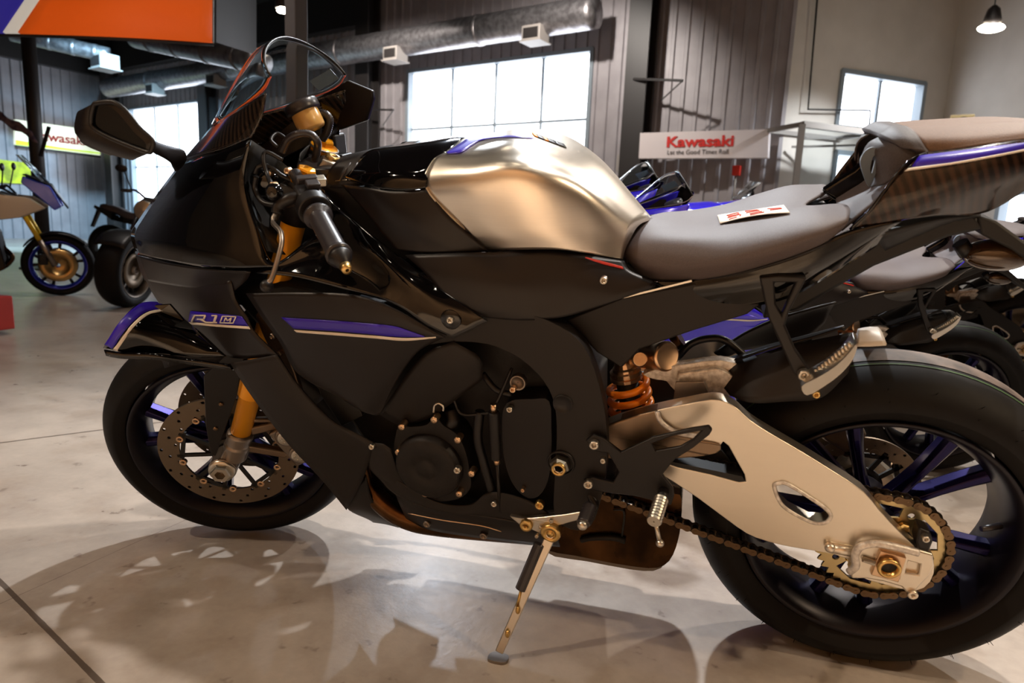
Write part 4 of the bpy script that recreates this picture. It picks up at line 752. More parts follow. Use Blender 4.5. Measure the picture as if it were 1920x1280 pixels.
    B(MB().lathe(L(987, 984, .185), (0, -1, 0), [(.004, -.002), (.004, .005), (.011, .006), (.0125, .003), (.0125, -.01)], 24), 'bracket_bolt', 'goldbolt', sbk)
    B(MB().lathe(L(1033, 997, .186), (0, -1, 0), [(.001, .009), (.006, .009), (.0065, .004), (.0105, .004), (.011, .009), (.018, .008), (.02, .003), (.02, -.012)], 28), 'stand_pivot', 'goldbolt', sbk)
    for px, py in ((1034, 975), (1014, 987), (1007, 1003)): B(boltL(px, py, .184, .004), 'bracket_screw', 'silver', sbk)
    k0 = L(1034, 1000, .183); foot_w = Vector((.040, -.300, .006)); k1 = LINV @ foot_w; kd = (k1-k0).normalized()
    leg = B(MB().bar(k0, k1-kd*.01, .02, .012, (0, 1, 0), .016, .009), 'side_stand', 'silver', bevel=.002)
    w0 = k0+kd*.02; B(MB().cyl(w0+Vector((-.014, -.006, 0)), k0+kd*.115+Vector((-.012, -.006, 0)), .0105, n=10, smooth=False), 'spring_sleeve', 'rubber2', leg)
    B(MB().cyl(k0+kd*.112+Vector((-.011, -.006, 0)), k0+kd*.15+Vector((-.004, -.006, 0)), .003, n=10), 'stand_spring', 'goldbolt', leg)
    for t in (.155, .205): B(MB().sphere(k0+kd*t+Vector((0, -.008, 0)), .005, 12, (1, 1, 1.8)), 'stand_rivet', 'goldbolt', leg)
    ft = [foot_w+Vector(q) for q in ((-.014, -.012, 0), (.012, -.014, 0), (.022, -.004, 0), (.018, .012, 0), (-.006, .014, 0), (-.016, .006, 0))]
    B(MB().plate([LINV @ p for p in spline([q+Vector((0, 0, -.006)) for q in ft], 4, True)], LINV.to_3x3() @ Vector((0, 0, .006))), 'stand_foot', 'steel2', leg, bevel=.0015)
    return bike
bike = build_superbike()
tag(bike, 'black sport motorcycle with bare aluminium tank leaning on its side stand in the foreground', 'motorcycle')
# text helper
def text(body, size, mt, origin, ex, ey, parent, name, width=None, off=0., ext=.004):
    c = bpy.data.curves.new(name, 'FONT'); c.body = body; c.size = size; c.extrude = ext; c.offset = off; o = bpy.data.objects.new(name, c); me = bpy.data.meshes.new_from_object(o); bpy.data.objects.remove(o)
    o = bpy.data.objects.new(name, me); COL.objects.link(o); me.materials.append(M[mt]); xs = [v.co.x for v in me.vertices]; sx_ = width/(max(xs)-min(xs)) if width else 1
    T = Matrix((ex.normalized(), ey.normalized(), ex.cross(ey).normalized())).transposed().to_4x4() @ Matrix.Diagonal((sx_, 1, 1, 1)); T.translation = origin; me.transform(T); o.parent = parent; return o
# ================================================================== card on the seat
def strokes(pts_list, base, ex, ey, ez, r, name, mt, parent):
    for s in pts_list:
        MB().tube([base+ex*a+ey*b+ez*.0008 for a, b in s], r, 6).build(name, M[mt], parent)
seat_ = [o for o in bpy.data.objects if o.name == 'rider_seat'][0]; SB2 = seat_
Q = [(1345, 408), (1470, 389), (1482, 404), (1350, 424)]
def cpt(a, b, up=.0):
    x = (Q[0][0]*(1-a)+Q[1][0]*a)*(1-b)+(Q[3][0]*(1-a)+Q[2][0]*a)*b; y = (Q[0][1]*(1-a)+Q[1][1]*a)*(1-b)+(Q[3][1]*(1-a)+Q[2][1]*a)*b
    p = drape(x, y, SB2, .0045+.004*sin(pi*a)*b+up); return LEAN @ p
card = MB().grid([[cpt(i/10, j/5) for j in range(6)] for i in range(11)]).build('price_card', M['paper'], None, solid=.0006)
tag(card, 'white paper card with red handwriting lying on the black bike seat', 'card')
for s in ([(.13, .3), (.3, .18), (.29, .4), (.14, .45)], [(.13, .62), (.32, .5), (.31, .72)], [(.14, .86), (.26, .78)], [(.42, .16), (.6, .22)], [(.42, .42), (.62, .34)], [(.46, .66), (.64, .56)], [(.46, .86), (.66, .74)], [(.74, .3), (.92, .42)], [(.76, .55), (.93, .5)]):
    MB().tube(spline([cpt(*q, .001) for q in s], 5) if len(s) > 2 else [cpt(*q, .001) for q in s], .0011, 6).build('handwriting', M['redink'], card)
# ================================================================== other motorcycles
def kids(o, allc): return [c for c in allc if c.parent == o]
def copy_tree(o, allc, remap, parent=None):
    c = o.copy(); COL.objects.link(c); c.parent = parent
    if o.type == 'MESH' and o.material_slots:
        n_ = o.material_slots[0].material.name
        for key, mt in remap.items():
            kk = key.split(':'); nm = o.name.split('.')[0]
            if (kk[0] == nm or kk[0] == '*') and (len(kk) == 1 or kk[1] == n_): c.material_slots[0].link = 'OBJECT'; c.material_slots[0].material = M[mt]
    for ch in kids(o, allc): copy_tree(ch, allc, remap, c)
    return c
M['silverpaint'] = mat('silver_paint', '#9a9698', .3, .5, 1)
M['redpaint'] = mat('red_paint', '#8a2018', .3, .1, 1)
ALL = list(bpy.data.objects)
BLUE = {'side_fairing': 'gloss', 'nose_fairing': 'blue', 'screen_surround': 'blue', 'middle_fairing': 'blue', 'tank_front_cover': 'blue', 'fuel_tank': 'blue', 'tank_side_cover': 'blue', 'tail_fairing': 'gloss', 'lower_nose': 'blue', 'far_cowl': 'gloss', 'swingarm': 'plastic', 'pivot_arm': 'plastic', 'purple_stripe': 'blue', 'hugger_flap': 'plastic', 'winglet': 'blue', 'tail_stripe': 'blue', 'seat_cowl': 'seat', 'lower_cowl': 'blue', 'dusty_lit_tread': 'rubber', 'screen_edge': 'white', 'tail_seam': 'blue'}
def add_lower_fairing(root):
    pn = MB().plate(spline(LL([(520, 600), (640, 640), (760, 660), (900, 690), (930, 780), (900, 900), (760, 960), (640, 900), (560, 760)], .215), 3, True), (0, .01, 0)).build('lower_fairing', M['blue'], root, bevel=.004)
b2 = copy_tree(bike, ALL, BLUE); b2.location = (.60, 1.2, 0); b2.rotation_euler = (PHI, 0, R(10)); b2.scale = (.9, .9, .9)
tag(b2, 'blue sport motorcycle with a grey seat, first in the row behind the black bike', 'motorcycle')
b4 = copy_tree(bike, ALL, BLUE); b4.location = (.48, 2.02, 0); b4.rotation_euler = (PHI, 0, R(10))
tag(b4, 'blue sport motorcycle whose clear windscreen shows right of the aluminium tank', 'motorcycle')
b3 = copy_tree(bike, ALL, dict(BLUE, fuel_tank='gloss', nose_fairing='gloss', screen_surround='gloss', middle_fairing='redpaint', tank_front_cover='gloss', tail_stripe='purple')); b3.location = (1.45, 2.95, 0); b3.rotation_euler = (PHI, 0, R(8))
tag(b3, 'dark sport motorcycle with a purple tail stripe, third in the row behind the black bike', 'motorcycle')
add_lower_fairing(b2)
def street_bike(style):
    # front towards -x, wheels on the ground, upright then leaned a little
    root = empty('street_motorcycle', (0, 0, 0)); rm = []
    S = style; wb = S.get('wb', 1.44); xf, xr = -wb/2, wb/2; rf, rr = S.get('rf', .30), S.get('rr', .32); fw_, rw_ = S.get('fw', .06), S.get('rw', .085); rk = R(S.get('rake', 25)); I4 = Matrix.Identity(4)
    n0 = set(bpy.data.objects)
    a = wheel(root, 'front_wheel', xf, rf, fw_, .045, fw_-.012, I4, 1, .2); b = wheel(root, 'rear_wheel', xr, rr, rw_, .06, rw_-.018, I4, 0, .5)
    for o in set(bpy.data.objects)-n0:
        nm = o.name.split('.')[0]
        if nm in ('front_wheel', 'rear_wheel', 'hub'): o.data.materials[0] = M[S['rim']]
        if nm == 'spoke': o.data.materials[0] = M[S.get('spoke', S['rim'])]
    ax = Vector((sin(rk), 0, cos(rk)))
    for s in (-1, 1):
        d = MB().lathe((xf, 0, rf), (0, 1, 0), [(.085, s*.065-.0025), (.155, s*.065-.0025), (.155, s*.065+.0025), (.085, s*.065+.0025), (.085, s*.065-.0025)], 48); d.lathe((xf, 0, rf), (0, 1, 0), [(.02, s*.062), (.088, s*.064), (.088, s*.066)], 24); d.build('brake_disc', M[S.get('disc', 'disc')], a)
        p = Vector((xf+.02, s*.10, rf)); f = MB().cyl(p+ax*.24, p+ax*.62, .022, n=16).build('fork_tube', M[S['fork']], root); MB().cyl(p, p+ax*.26, .027, n=16).build('fork_bottom', M['steel2'], f)
        MB().box(p+Vector((.09, -s*.0, .06)), (.07, .05, .10)).build('brake_caliper', M['plastic'], f, bevel=.01)
    mg = [[Vector((xf-(rf+.02)*cos(R(q)), y*fw_*1.3, rf+(rf+.02)*sin(R(q)))) - Vector((0, 0, .02*y*y)) for y in (-1, -.6, 0, .6, 1)] for q in range(40, 150, 8)]
    MB().grid(mg).build('front_mudguard', M[S.get('guard', 'plastic')], root, solid=.004)
    hd = Vector((xf+.02, 0, rf))+ax*.60
    # frame, engine
    MB().plate([Vector((x, -.13, z)) for x, z in ((-.32, .30), (.12, .26), (.26, .36), (.24, .58), (-.02, .66), (-.30, .62))], (0, .26, 0)).build('engine', M[S.get('engine', 'cast')], root, bevel=.03, seg=3)
    MB().cyl((-.08, -.17, .40), (-.08, .17, .40), .085, n=28).build('engine_cover', M[S.get('cover', 'steel2')], root, bevel=.01)
    MB().tube(spline([(-.30, -.08, .45), (-.36, -.09, .34), (-.2, -.1, .22), (.2, -.12, .20), (.42, -.16, .28)], 6), .022, 12).build('exhaust_pipe', M['bronze'], root)
    MB().cyl((.36, -.17, .27), (.80, -.19, .40), .05, .058, n=24).build('muffler', M[S.get('muffler', 'plastic')], root, bevel=.008)
    MB().plate([Vector((x, -.11, z)) for x, z in ((xf+.28, .92), (xf+.40, .97), (.20, .62), (.26, .38), (.14, .36), (.06, .60))], (0, .22, 0)).build('main_frame', M[S.get('frame', 'plastic')], root, bevel=.015)
    for s in (-1, 1): MB().bar((.16, s*.10, .42), (xr, s*.12, rr), .05, .03, (0, 1, 0), .035, .02).build('swingarm', M[S.get('frame', 'plastic')], root, bevel=.006)
    # tank, seat, tail
    tz = S.get('tz', 1.0)
    rows = []
    for x, w1, z0, z1 in ((-.36, .06, .80, .90), (-.28, .14, .76, tz-.03), (-.12, .165, .74, tz), (.06, .13, .74, tz-.06), (.20, .085, .76, .84)):
        rows.append([Vector((x, -w1*.8, z0)), Vector((x, -w1, (z0+z1)/2)), Vector((x, -w1*.75, z1-.03)), Vector((x, 0, z1)), Vector((x, w1*.75, z1-.03)), Vector((x, w1, (z0+z1)/2)), Vector((x, w1*.8, z0))])
    MB().grid(surf(rows, 5, 4)).build('fuel_tank', M[S['tank']], root, solid=.004)
    sz = S.get('sz', .84); rows = []
    for x, w1, z1 in ((.14, .08, sz-.02), (.26, .12, sz-.03), (.42, .14, sz), (.56, .12, sz+.06), (.76, .09, sz+.10), (.84, .05, sz+.09)):
        rows.append([Vector((x, -w1*.9, z1-.09)), Vector((x, -w1, z1-.04)), Vector((x, -w1*.7, z1)), Vector((x, 0, z1+.005)), Vector((x, w1*.7, z1)), Vector((x, w1, z1-.04)), Vector((x, w1*.9, z1-.09))])
    MB().grid(surf(rows, 4, 4)).build('seat', M[S.get('seat', 'seat')], root, solid=.006)
    for s in (-1, 1): MB().plate([Vector((x, s*.11, z)) for x, z in ((.20, .78), (.50, .76), (.88, .92), (.90, .88), (.62, .70), (.30, .64))], (0, -s*.02, 0)).build('tail_panel', M[S.get('tail', S['tank'])], root, bevel=.005)
    MB().box((.90, 0, .88), (.03, .10, .04)).build('tail_light', M['red'], root, bevel=.008)
    MB().plate([Vector((x, -.03, z)) for x, z in ((.84, .88), (.90, .86), (1.0, .60), (.97, .59))], (0, .06, 0)).build('plate_bracket', M['plastic'], root, bevel=.003)
    # bars, lights
    hb = hd+Vector((.03, 0, .10)); bar = MB().tube(spline([hb+Vector((.14, -.36, .04)), hb+Vector((.08, -.22, .06)), hb+Vector((0, -.06, 0)), hb+Vector((0, .06, 0)), hb+Vector((.08, .22, .06)), hb+Vector((.14, .36, .04))], 5), .011, 10).build('handlebar', M[S.get('bars', 'plastic')], root)
    for s in (-1, 1):
        MB().cyl(hb+Vector((.11, s*.28, .05)), hb+Vector((.15, s*.39, .04)), .017, n=14).build('hand_grip', M['rubber2'], bar)
        ms = hb+Vector((.06, s*.24, .05)); me_ = ms+Vector((-.03, s*.06, .17)); r_ = MB().cyl(ms, me_, .006, n=8).build('mirror_arm', M['plastic'], root); MB().sphere(me_+Vector((0, s*.03, .02)), .06, 14, (.3, 1, .6)).build('mirror_housing', M['plastic'], r_)
    if S.get('round'):
        h = hd+Vector((-.10, 0, .0)); hl = MB().lathe(h, (-1, 0, 0), [(.001, -.1), (.05, -.09), (.085, -.02), (.09, .02), (.085, .03)], 28).build('headlight', M[S.get('lampc', 'silver')], root); MB().lathe(h, (-1, 0, 0), [(.001, .035), (.083, .025)], 28).build('headlight_lens', M['silver'], hl)
    if S.get('fairing'):
        for s in (-1, 1):
            MB().plate([Vector((x, s*.17, z)) for x, z in ((-.68, .84), (-.56, .93), (-.30, .95), (.04, .88), (-.06, .78), (-.34, .72), (-.50, .75))], (0, -s*.03, 0)).build('side_fairing', M[S['fairing']], root, bevel=.012, seg=3)
            MB().plate([Vector((x, s*.12, z)) for x, z in ((-.80, .86), (-.72, 1.04), (-.52, 1.12), (-.50, 1.06), (-.66, .90), (-.74, .82))], (0, -s*.03, 0)).build('front_cowl', M[S['cowl']], root, bevel=.012, seg=3)
            MB().plate([Vector((x, s*.15, z)) for x, z in ((-.34, .30), (-.30, .56), (.10, .52), (.22, .34), (.1, .24), (-.2, .22))], (0, -s*.03, 0)).build('belly_cowl', M['plastic'], root, bevel=.01)
        MB().grid([[Vector((-.84, y*.5, .84)), Vector((-.72, y, 1.05)), Vector((-.52, y, 1.13))] for y in (-.11, -.06, 0, .06, .11)]).build('nose_cowl', M['plastic'], root, solid=.01)
        MB().grid([[Vector((-.72+abs(y)*.3, y, 1.05)), Vector((-.62+abs(y)*.3, y*1.1, 1.18)), Vector((-.52+abs(y)*.3, y, 1.30))] for y in (-.12, -.06, 0, .06, .12)]).build('windscreen', M['glass'], root, solid=.004)
    if S.get('stand', 1): MB().bar((.08, -.12, .28), (.10, -.30, .005), .02, .014, (0, 1, 0)).build('side_stand', M['plastic'], root)
    return root
M['cream'] = mat('champagne_fairing', '#b5aa98', .3, .2, 1)
M['chrome'] = mat('chrome', '#d8dade', .12, 1)
M['goldd'] = mat('gold_disc', '#c9a46a', .35, 1)
M['bluerim'] = mat('blue_rim', '#2a3fd0', .3, .3, 1)
M['yfork'] = mat('yellow_fork', '#e0b81a', .3, .3, .4)
lb = street_bike(dict(rim='bluerim', spoke='plastic', fork='yfork', disc='goldd', tank='blue2', fairing='cream', cowl='blue2', tail='plastic', seat='plastic', tz=1.06, wb=1.46, cover='cast', rake=24))
lb.location = (-6.07, 3.05, 0); lb.rotation_euler = (R(-4), 0, R(225))
tag(lb, 'champagne and blue touring motorcycle with blue front wheel at the far left', 'motorcycle')
cb = street_bike(dict(rim='steel2', spoke='plastic', fork='plastic', tank='blue2', round=1, rf=.33, fw=.105, rr=.33, rw=.10, wb=1.6, rake=30, sz=.72, tz=.98, guard='plastic', muffler='chrome', cover='chrome', bars='chrome'))
cb.location = (-4.65, 4.02, 0); cb.rotation_euler = (R(6), 0, R(104))
tag(cb, 'blue cruiser motorcycle with a fat front tyre just left of the black bike nose', 'motorcycle')
mids = [((-5.7, 6.3), 205, dict(rim='steel2', fork='chrome', tank='redpaint', round=1, muffler='chrome', cover='chrome', bars='chrome', guard='chrome', engine='steel2'), 'red motorcycle with chrome fittings parked behind the blue cruiser'),
        ((-4.9, 7.6), 215, dict(rim='plastic', fork='chrome', tank='silverpaint', round=1, muffler='chrome', cover='chrome', bars='chrome', guard='chrome', engine='steel2'), 'silver motorcycle with chrome bars, partly hidden behind the red one'),
        ((-7.6, 6.9), 195, dict(rim='plastic', fork='gold', tank='gloss', fairing='gloss', cowl='gloss', muffler='chrome'), 'black faired motorcycle between the left bike and the red one')]
for (x, y), rz, st, lab in mids:
    o = street_bike(st); o.location = (x, y, 0); o.rotation_euler = (R(5), 0, R(rz)); tag(o, lab, 'motorcycle')
rights = [((3.3, 4.2), 8, dict(rim='plastic', fork='chrome', tank='gloss', round=1, muffler='chrome', cover='chrome', bars='chrome', engine='chrome', sz=.78), 'black motorcycle with a chrome engine behind the grey seat of the blue bike'),
          ((1.2, 4.6), 15, dict(rim='plastic', fork='gold', tank='blue', fairing='gloss', cowl='gloss', muffler='plastic', sz=.76, tz=.95), 'dark motorcycle with rectangular mirrors beyond the paper card')]
for (x, y), rz, st, lab in rights:
    o = street_bike(st); o.location = (x, y, 0); o.rotation_euler = (R(8), 0, R(rz)); tag(o, lab, 'motorcycle')
# ================================================================== the showroom
W0 = Vector((-2.846, 10.544, 0)); DR = Vector((.9527, -.3040, 0)).normalized(); NB = Vector((-DR.y*-1, -DR.x, 0)); NB = Vector((-.3040, -.9527, 0)).normalized()
def HB(px, py, off=0): return on_plane(px, py, W0+NB*off, NB)
def sB(px, py, off=0): P = HB(px, py, off); return (P-W0).dot(DR), P.z
def WB(s, z, off=0): return W0+DR*s+NB*off+Vector((0, 0, z))
H = 5.7
M['wall'] = noise_mat(mat('corrugated_wall', '#948f92', .5, .1), 3, '#8d888b', '#9a9598')
M['plaster'] = noise_mat(mat('plaster_wall', '#c4beb6', .8), 2, '#c0bab2', '#c9c3bb')
M['beige'] = noise_mat(mat('warm_wall', '#b39373', .8), 2, '#ac8d6e', '#bb9a79')
M['ceil'] = mat('dark_ceiling', '#191614', .8)
M['steelk'] = mat('dark_steel', '#231f1e', .5)
M['steelg'] = mat('grey_steel_column', '#5a5452', .5)
M['pane'] = mat('daylight_pane', '#ffffff', .3, emit='#eef4ff', es=5)
M['frame'] = mat('window_frame', '#7f8a92', .45)
M['duct'] = noise_mat(mat('galvanised_duct', '#8d8a8c', .38, .85), 12, '#7b7779', '#a29fa1')
M['vent'] = mat('vent_box', '#8d8782', .5)
M['sign'] = mat('sign_white', '#cfc6c6', .45); M['signlit'] = mat('sign_lit', '#f4ffee', .4, emit='#f6ffe8', es=.75)
M['signred'] = mat('sign_red', '#c4201a', .5); M['signblack'] = mat('sign_black', '#3a3535', .5)
M['lime'] = mat('lime_band', '#c8ee28', .4, emit='#c8f028', es=.7); M['yellow'] = noise_mat(mat('yellow_poster', '#d9df12', .5), 3, '#8d9414', '#e8ee10')
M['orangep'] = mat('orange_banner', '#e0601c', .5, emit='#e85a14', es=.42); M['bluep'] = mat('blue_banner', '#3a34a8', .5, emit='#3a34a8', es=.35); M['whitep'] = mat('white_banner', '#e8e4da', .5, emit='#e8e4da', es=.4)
M['bulb'] = mat('lamp_lens', '#ffffff', .3, emit='#fff0d8', es=110)
M['cable'] = mat('black_cable', '#141210', .6)
def wall_mesh(Wf, s0, s1, H, wins, pitch=.22, dep=.03, ribw=.05):
    xs = []; s = s0; k = 0
    while s < s1: xs += [(s, 0), (s+pitch-ribw*1.6, 0), (s+pitch-ribw*1.3, dep), (s+pitch-ribw*.3, dep)]; s += pitch
    xs.append((s1, 0)); xs = [x for x in xs if x[0] <= s1]
    for a, b, _, _ in wins: xs += [(a, 0), (b, 0)]
    xs.sort(); m = MB()
    for (a, oa), (b, ob) in zip(xs, xs[1:]):
        if b-a < 1e-6: continue
        mid_ = (a+b)/2; zs = [(0, H)]
        for wa, wb_, z0, z1 in wins:
            if wa < mid_ < wb_: zs = [(0, z0), (z1, H)]
        for z0, z1 in zs: m.add([Wf(a, z0, oa), Wf(b, z0, ob), Wf(b, z1, ob), Wf(a, z1, oa)], [(0, 1, 2, 3)])
    return m
# windows of the back wall
wz = sB(765, 133)[1]; wins = [(sB(765, 133)[0], sB(1113, 90)[0], .85, wz), (sB(243, 230)[0], sB(376, 207)[0], .85, wz-.08)]
s_l = sB(205, 300)[0]; s_r = sB(1464, 300)[0]
struct(wall_mesh(WB, s_l, s_r, H, wins).build('wall_back', M['wall'], None, weld=False))
def window(Wf, name, a, b, z0, z1, cols, bars, recess=-.12):
    o = MB(); t = .05
    for s in [a, b]: o.box((0, 0, 0), (0, 0, 0)) if False else None
    def bx(s0, s1_, zz0, zz1, o0, o1):
        vs = [Wf(s, z, f) for s in (s0, s1_) for f in (o0, o1) for z in (zz0, zz1)]
        o.add(vs, [(0, 1, 3, 2), (4, 6, 7, 5), (0, 4, 5, 1), (2, 3, 7, 6), (0, 2, 6, 4), (1, 5, 7, 3)])
    bx(a-.02, a+t, z0, z1, recess-.03, .035); bx(b-t, b+.02, z0, z1, recess-.03, .035); bx(a, b, z1-t, z1+.02, recess-.03, .035); bx(a, b, z0-.03, z0+t, recess-.03, .05)
    for c in cols: bx(c-.022, c+.022, z0, z1, recess-.02, recess+.04)
    for z in bars: bx(a, b, z-.022, z+.022, recess-.02, recess+.04)
    f = struct(o.build(name, M['frame'], None, weld=False)); cs = [a]+list(cols)+[b]; bs = [z0]+list(bars)+[z1]
    for i in range(len(cs)-1):
        for j in range(len(bs)-1):
            MB().add([Wf(s, z, recess) for s, z in ((cs[i], bs[j]), (cs[i+1], bs[j]), (cs[i+1], bs[j+1]), (cs[i], bs[j+1]))], [(0, 1, 2, 3)]).build('pane', M['pane'], f)
    return f
a, b, z0, z1 = wins[0]; window(WB, 'window_1', a, b, z0, z1, [sB(x, 120)[0] for x in (844, 926, 1014)], [sB(1107, 221)[1]])
a, b, z0, z1 = wins[1]; window(WB, 'window_2', a, b, z0, z1, [a+(b-a)*.33, a+(b-a)*.66], [sB(290, 312)[1]])
# left wall
PC = WB(s_l, 0)
def WL(s, z, off=0): return PC+NB*s+DR*off+Vector((0, 0, z))
struct(wall_mesh(WL, 0, 21.6, H, [], .24).build('wall_left', M['wall'], None, weld=False))
struct(MB().box((0, 0, 0), (1, 1, 1)).xf(Matrix.Identity(4)).build('trim_1', M['ceil'], None)) if False else None
def slab(Wf, s0, s1, z0, z1, o0, o1, name, mt, parent=None, bevel=0):
    vs = [Wf(s, z, f) for s in (s0, s1) for f in (o0, o1) for z in (z0, z1)]
    return MB().add(vs, [(0, 1, 3, 2), (4, 6, 7, 5), (0, 4, 5, 1), (2, 3, 7, 6), (0, 2, 6, 4), (1, 5, 7, 3)]).build(name, M[mt], parent, bevel=bevel)
struct(slab(WL, 0, 21.6, 4.75, H, 0, .25, 'trim_1', 'steelk')); struct(slab(WB, s_l, sB(690, 0)[0], 4.85, H, 0, .25, 'trim_2', 'steelk'))
struct(slab(WB, 1.2+s_r-3.5, s_r, 1.0, 1.06, 0, .06, 'trim_3', 'steelg'))
# lobby walls on the right
PR = WB(s_r, 0); DL = Vector((.82, .57, 0)).normalized(); NL = Vector((.57, -.82, 0)).normalized()
def WR(s, z, off=0): return PR+DL*s+NL*off+Vector((0, 0, z))
def sR(px, py, off=0): P = on_plane(px, py, PR+NL*off, NL); return (P-PR).dot(DL), P.z
s_c = sR(1768, 230)[0]
rw_ = [(sR(1578, 131)[0], sR(1735, 150)[0], sR(1574, 238)[1]-.02, sR(1582, 131)[1]), (sR(1563, 300)[0], sR(1640, 300)[0], .3, sR(1565, 283)[1])]
def flat_wall(Wf, s0, s1, H, wins, name, mt):
    m = MB(); xs = sorted({s0, s1, *[w_[0] for w_ in wins], *[w_[1] for w_ in wins]})
    for a, b in zip(xs, xs[1:]):
        mid_ = (a+b)/2; cuts = sorted([(w_[2], w_[3]) for w_ in wins if w_[0] < mid_ < w_[1]]); z = 0
        for c0, c1 in cuts+[(H, H)]:
            if c0 > z: m.add([Wf(a, z), Wf(b, z), Wf(b, c0), Wf(a, c0)], [(0, 1, 2, 3)])
            z = c1
    return struct(m.build(name, M[mt], None, weld=False))
flat_wall(WR, 0, s_c, H, rw_, 'wall_lobby', 'plaster')
a, b, z0, z1 = rw_[0]; window(WR, 'window_3', a, b, z0, z1, [sR(1657, 180)[0]], [])
a, b, z0, z1 = rw_[1]; window(WR, 'window_4', a, b, z0, z1, [], [])
PE = WR(s_c, 0)
def WE(s, z, off=0): return PE-NL.cross(Vector((0, 0, 1))).cross(Vector((0, 0, 1)))*0+Vector((.45, -.893, 0))*s+Vector((-.893, -.45, 0))*off+Vector((0, 0, z))
DE = Vector((.45, -.893, 0)); NE = Vector((-.893, -.45, 0))
def sE(px, py, off=0): P = on_plane(px, py, PE+NE*off, NE); return (P-PE).dot(DE), P.z
we = [(sE(1872, 390)[0], sE(1990, 390)[0], .4, sE(1880, 360)[1])]
flat_wall(WE, 0, 18, H, we, 'wall_right', 'plaster'); a, b, z0, z1 = we[0]; window(WE, 'window_5', a, b, z0, z1, [], [(z0+z1)/2])
# walls behind the camera close the room
pe = WE(18, 0); pl = WL(21.6, 0)
m = MB().add([pe, pl, pl+Vector((0, 0, H)), pe+Vector((0, 0, H))], [(0, 1, 2, 3)]); struct(m.build('wall_front', M['beige'], None))
cor = [WL(21.6, 0), WL(0, 0), PR, PE, pe]
# floor with slab joints
def floor_mat():
    m = mat('polished_concrete', '#8f8072', .3); b = m.node_tree.nodes['Principled BSDF']; tc = N(m, 'ShaderNodeTexCoord'); sep = N(m, 'ShaderNodeSeparateXYZ'); lk(m, tc.outputs['Object'], sep.inputs[0])
    def noise(scale, det, mp=None):
        n = N(m, 'ShaderNodeTexNoise'); n.inputs['Scale'].default_value = scale; n.inputs['Detail'].default_value = det; n.inputs['Roughness'].default_value = .65; lk(m, tc.outputs['Object'], n.inputs['Vector']); return n
    def math_(op, a, b_=None):
        n = N(m, 'ShaderNodeMath', operation=op)
        for i, v in enumerate((a, b_)):
            if v is None: continue
            if isinstance(v, (int, float)): n.inputs[i].default_value = v
            else: lk(m, v, n.inputs[i])
        return n.outputs[0]
    n1, n2, n3 = noise(1.1, 6), noise(7, 8), noise(45, 6)
    r1 = N(m, 'ShaderNodeValToRGB'); r1.color_ramp.elements[0].color = rgb('#8d8279'); r1.color_ramp.elements[1].color = rgb('#bcb0a4'); r1.color_ramp.elements[0].position = .32; r1.color_ramp.elements[1].position = .68
    f = math_('ADD', math_('MULTIPLY', n1.outputs[0], .55), math_('ADD', math_('MULTIPLY', n2.outputs[0], .3), math_('MULTIPLY', n3.outputs[0], .15))); lk(m, f, r1.inputs[0])
    # brown stains and small dark pits
    r2 = N(m, 'ShaderNodeValToRGB'); r2.color_ramp.elements[0].color = (.7, .62, .55, 1); r2.color_ramp.elements[1].color = (1, 1, 1, 1); r2.color_ramp.elements[0].position = .34; r2.color_ramp.elements[1].position = .5; n4 = noise(3.4, 5); lk(m, n4.outputs[0], r2.inputs[0])
    mx = N(m, 'ShaderNodeMixRGB', blend_type='MULTIPLY'); mx.inputs[0].default_value = .55; lk(m, r1.outputs[0], mx.inputs[1]); lk(m, r2.outputs[0], mx.inputs[2])
    r3 = N(m, 'ShaderNodeValToRGB'); r3.color_ramp.elements[0].color = (.35, .3, .27, 1); r3.color_ramp.elements[1].color = (1, 1, 1, 1); r3.color_ramp.elements[0].position = .3; r3.color_ramp.elements[1].position = .36; n5 = noise(14, 3); lk(m, n5.outputs[0], r3.inputs[0])
    mx2 = N(m, 'ShaderNodeMixRGB', blend_type='MULTIPLY'); mx2.inputs[0].default_value = .5; lk(m, mx.outputs[0], mx2.inputs[1]); lk(m, r3.outputs[0], mx2.inputs[2])
    # slab joints and a last, faint dark line: |n.p - c| < w
    J = [((-1.946, .256), (-1.759, .505), .006), ((-1.073, -.401), (-.598, -.585), .0055), ((-.968, -.305), (-.93, -.036), .0016)]; prev = mx2.outputs[0]; wob = noise(18, 4)
    for (x0, y0), (x1, y1), wd in J:
        l = math.hypot(x1-x0, y1-y0); nx, ny = -(y1-y0)/l, (x1-x0)/l; c = nx*x0+ny*y0
        d = math_('ABSOLUTE', math_('SUBTRACT', math_('ADD', math_('MULTIPLY', sep.outputs[0], nx), math_('MULTIPLY', sep.outputs[1], ny)), c)); d2 = math_('ADD', d, math_('MULTIPLY', wob.outputs[0], .003))
        k = math_('LESS_THAN', d2, wd+.0012); q = N(m, 'ShaderNodeMixRGB'); lk(m, math_('MULTIPLY', k, .8 if wd > .002 else .45), q.inputs[0]); lk(m, prev, q.inputs[1]); q.inputs[2].default_value = rgb('#3a2c20'); prev = q.outputs[0]
    lk(m, prev, b.inputs['Base Color']); rr = N(m, 'ShaderNodeMapRange'); rr.inputs[3].default_value, rr.inputs[4].default_value = .2, .42; lk(m, n2.outputs[0], rr.inputs[0]); lk(m, rr.outputs[0], b.inputs['Roughness'])
    bp = N(m, 'ShaderNodeBump'); bp.inputs['Strength'].default_value = .12; bp.inputs['Distance'].default_value = .004; lk(m, n3.outputs[0], bp.inputs['Height']); lk(m, bp.outputs[0], b.inputs['Normal'])
    return m
M['floor'] = floor_mat()
struct(MB().plate([p+Vector((0, 0, 0)) for p in cor], (0, 0, -.1)).build('floor', M['floor'], None))
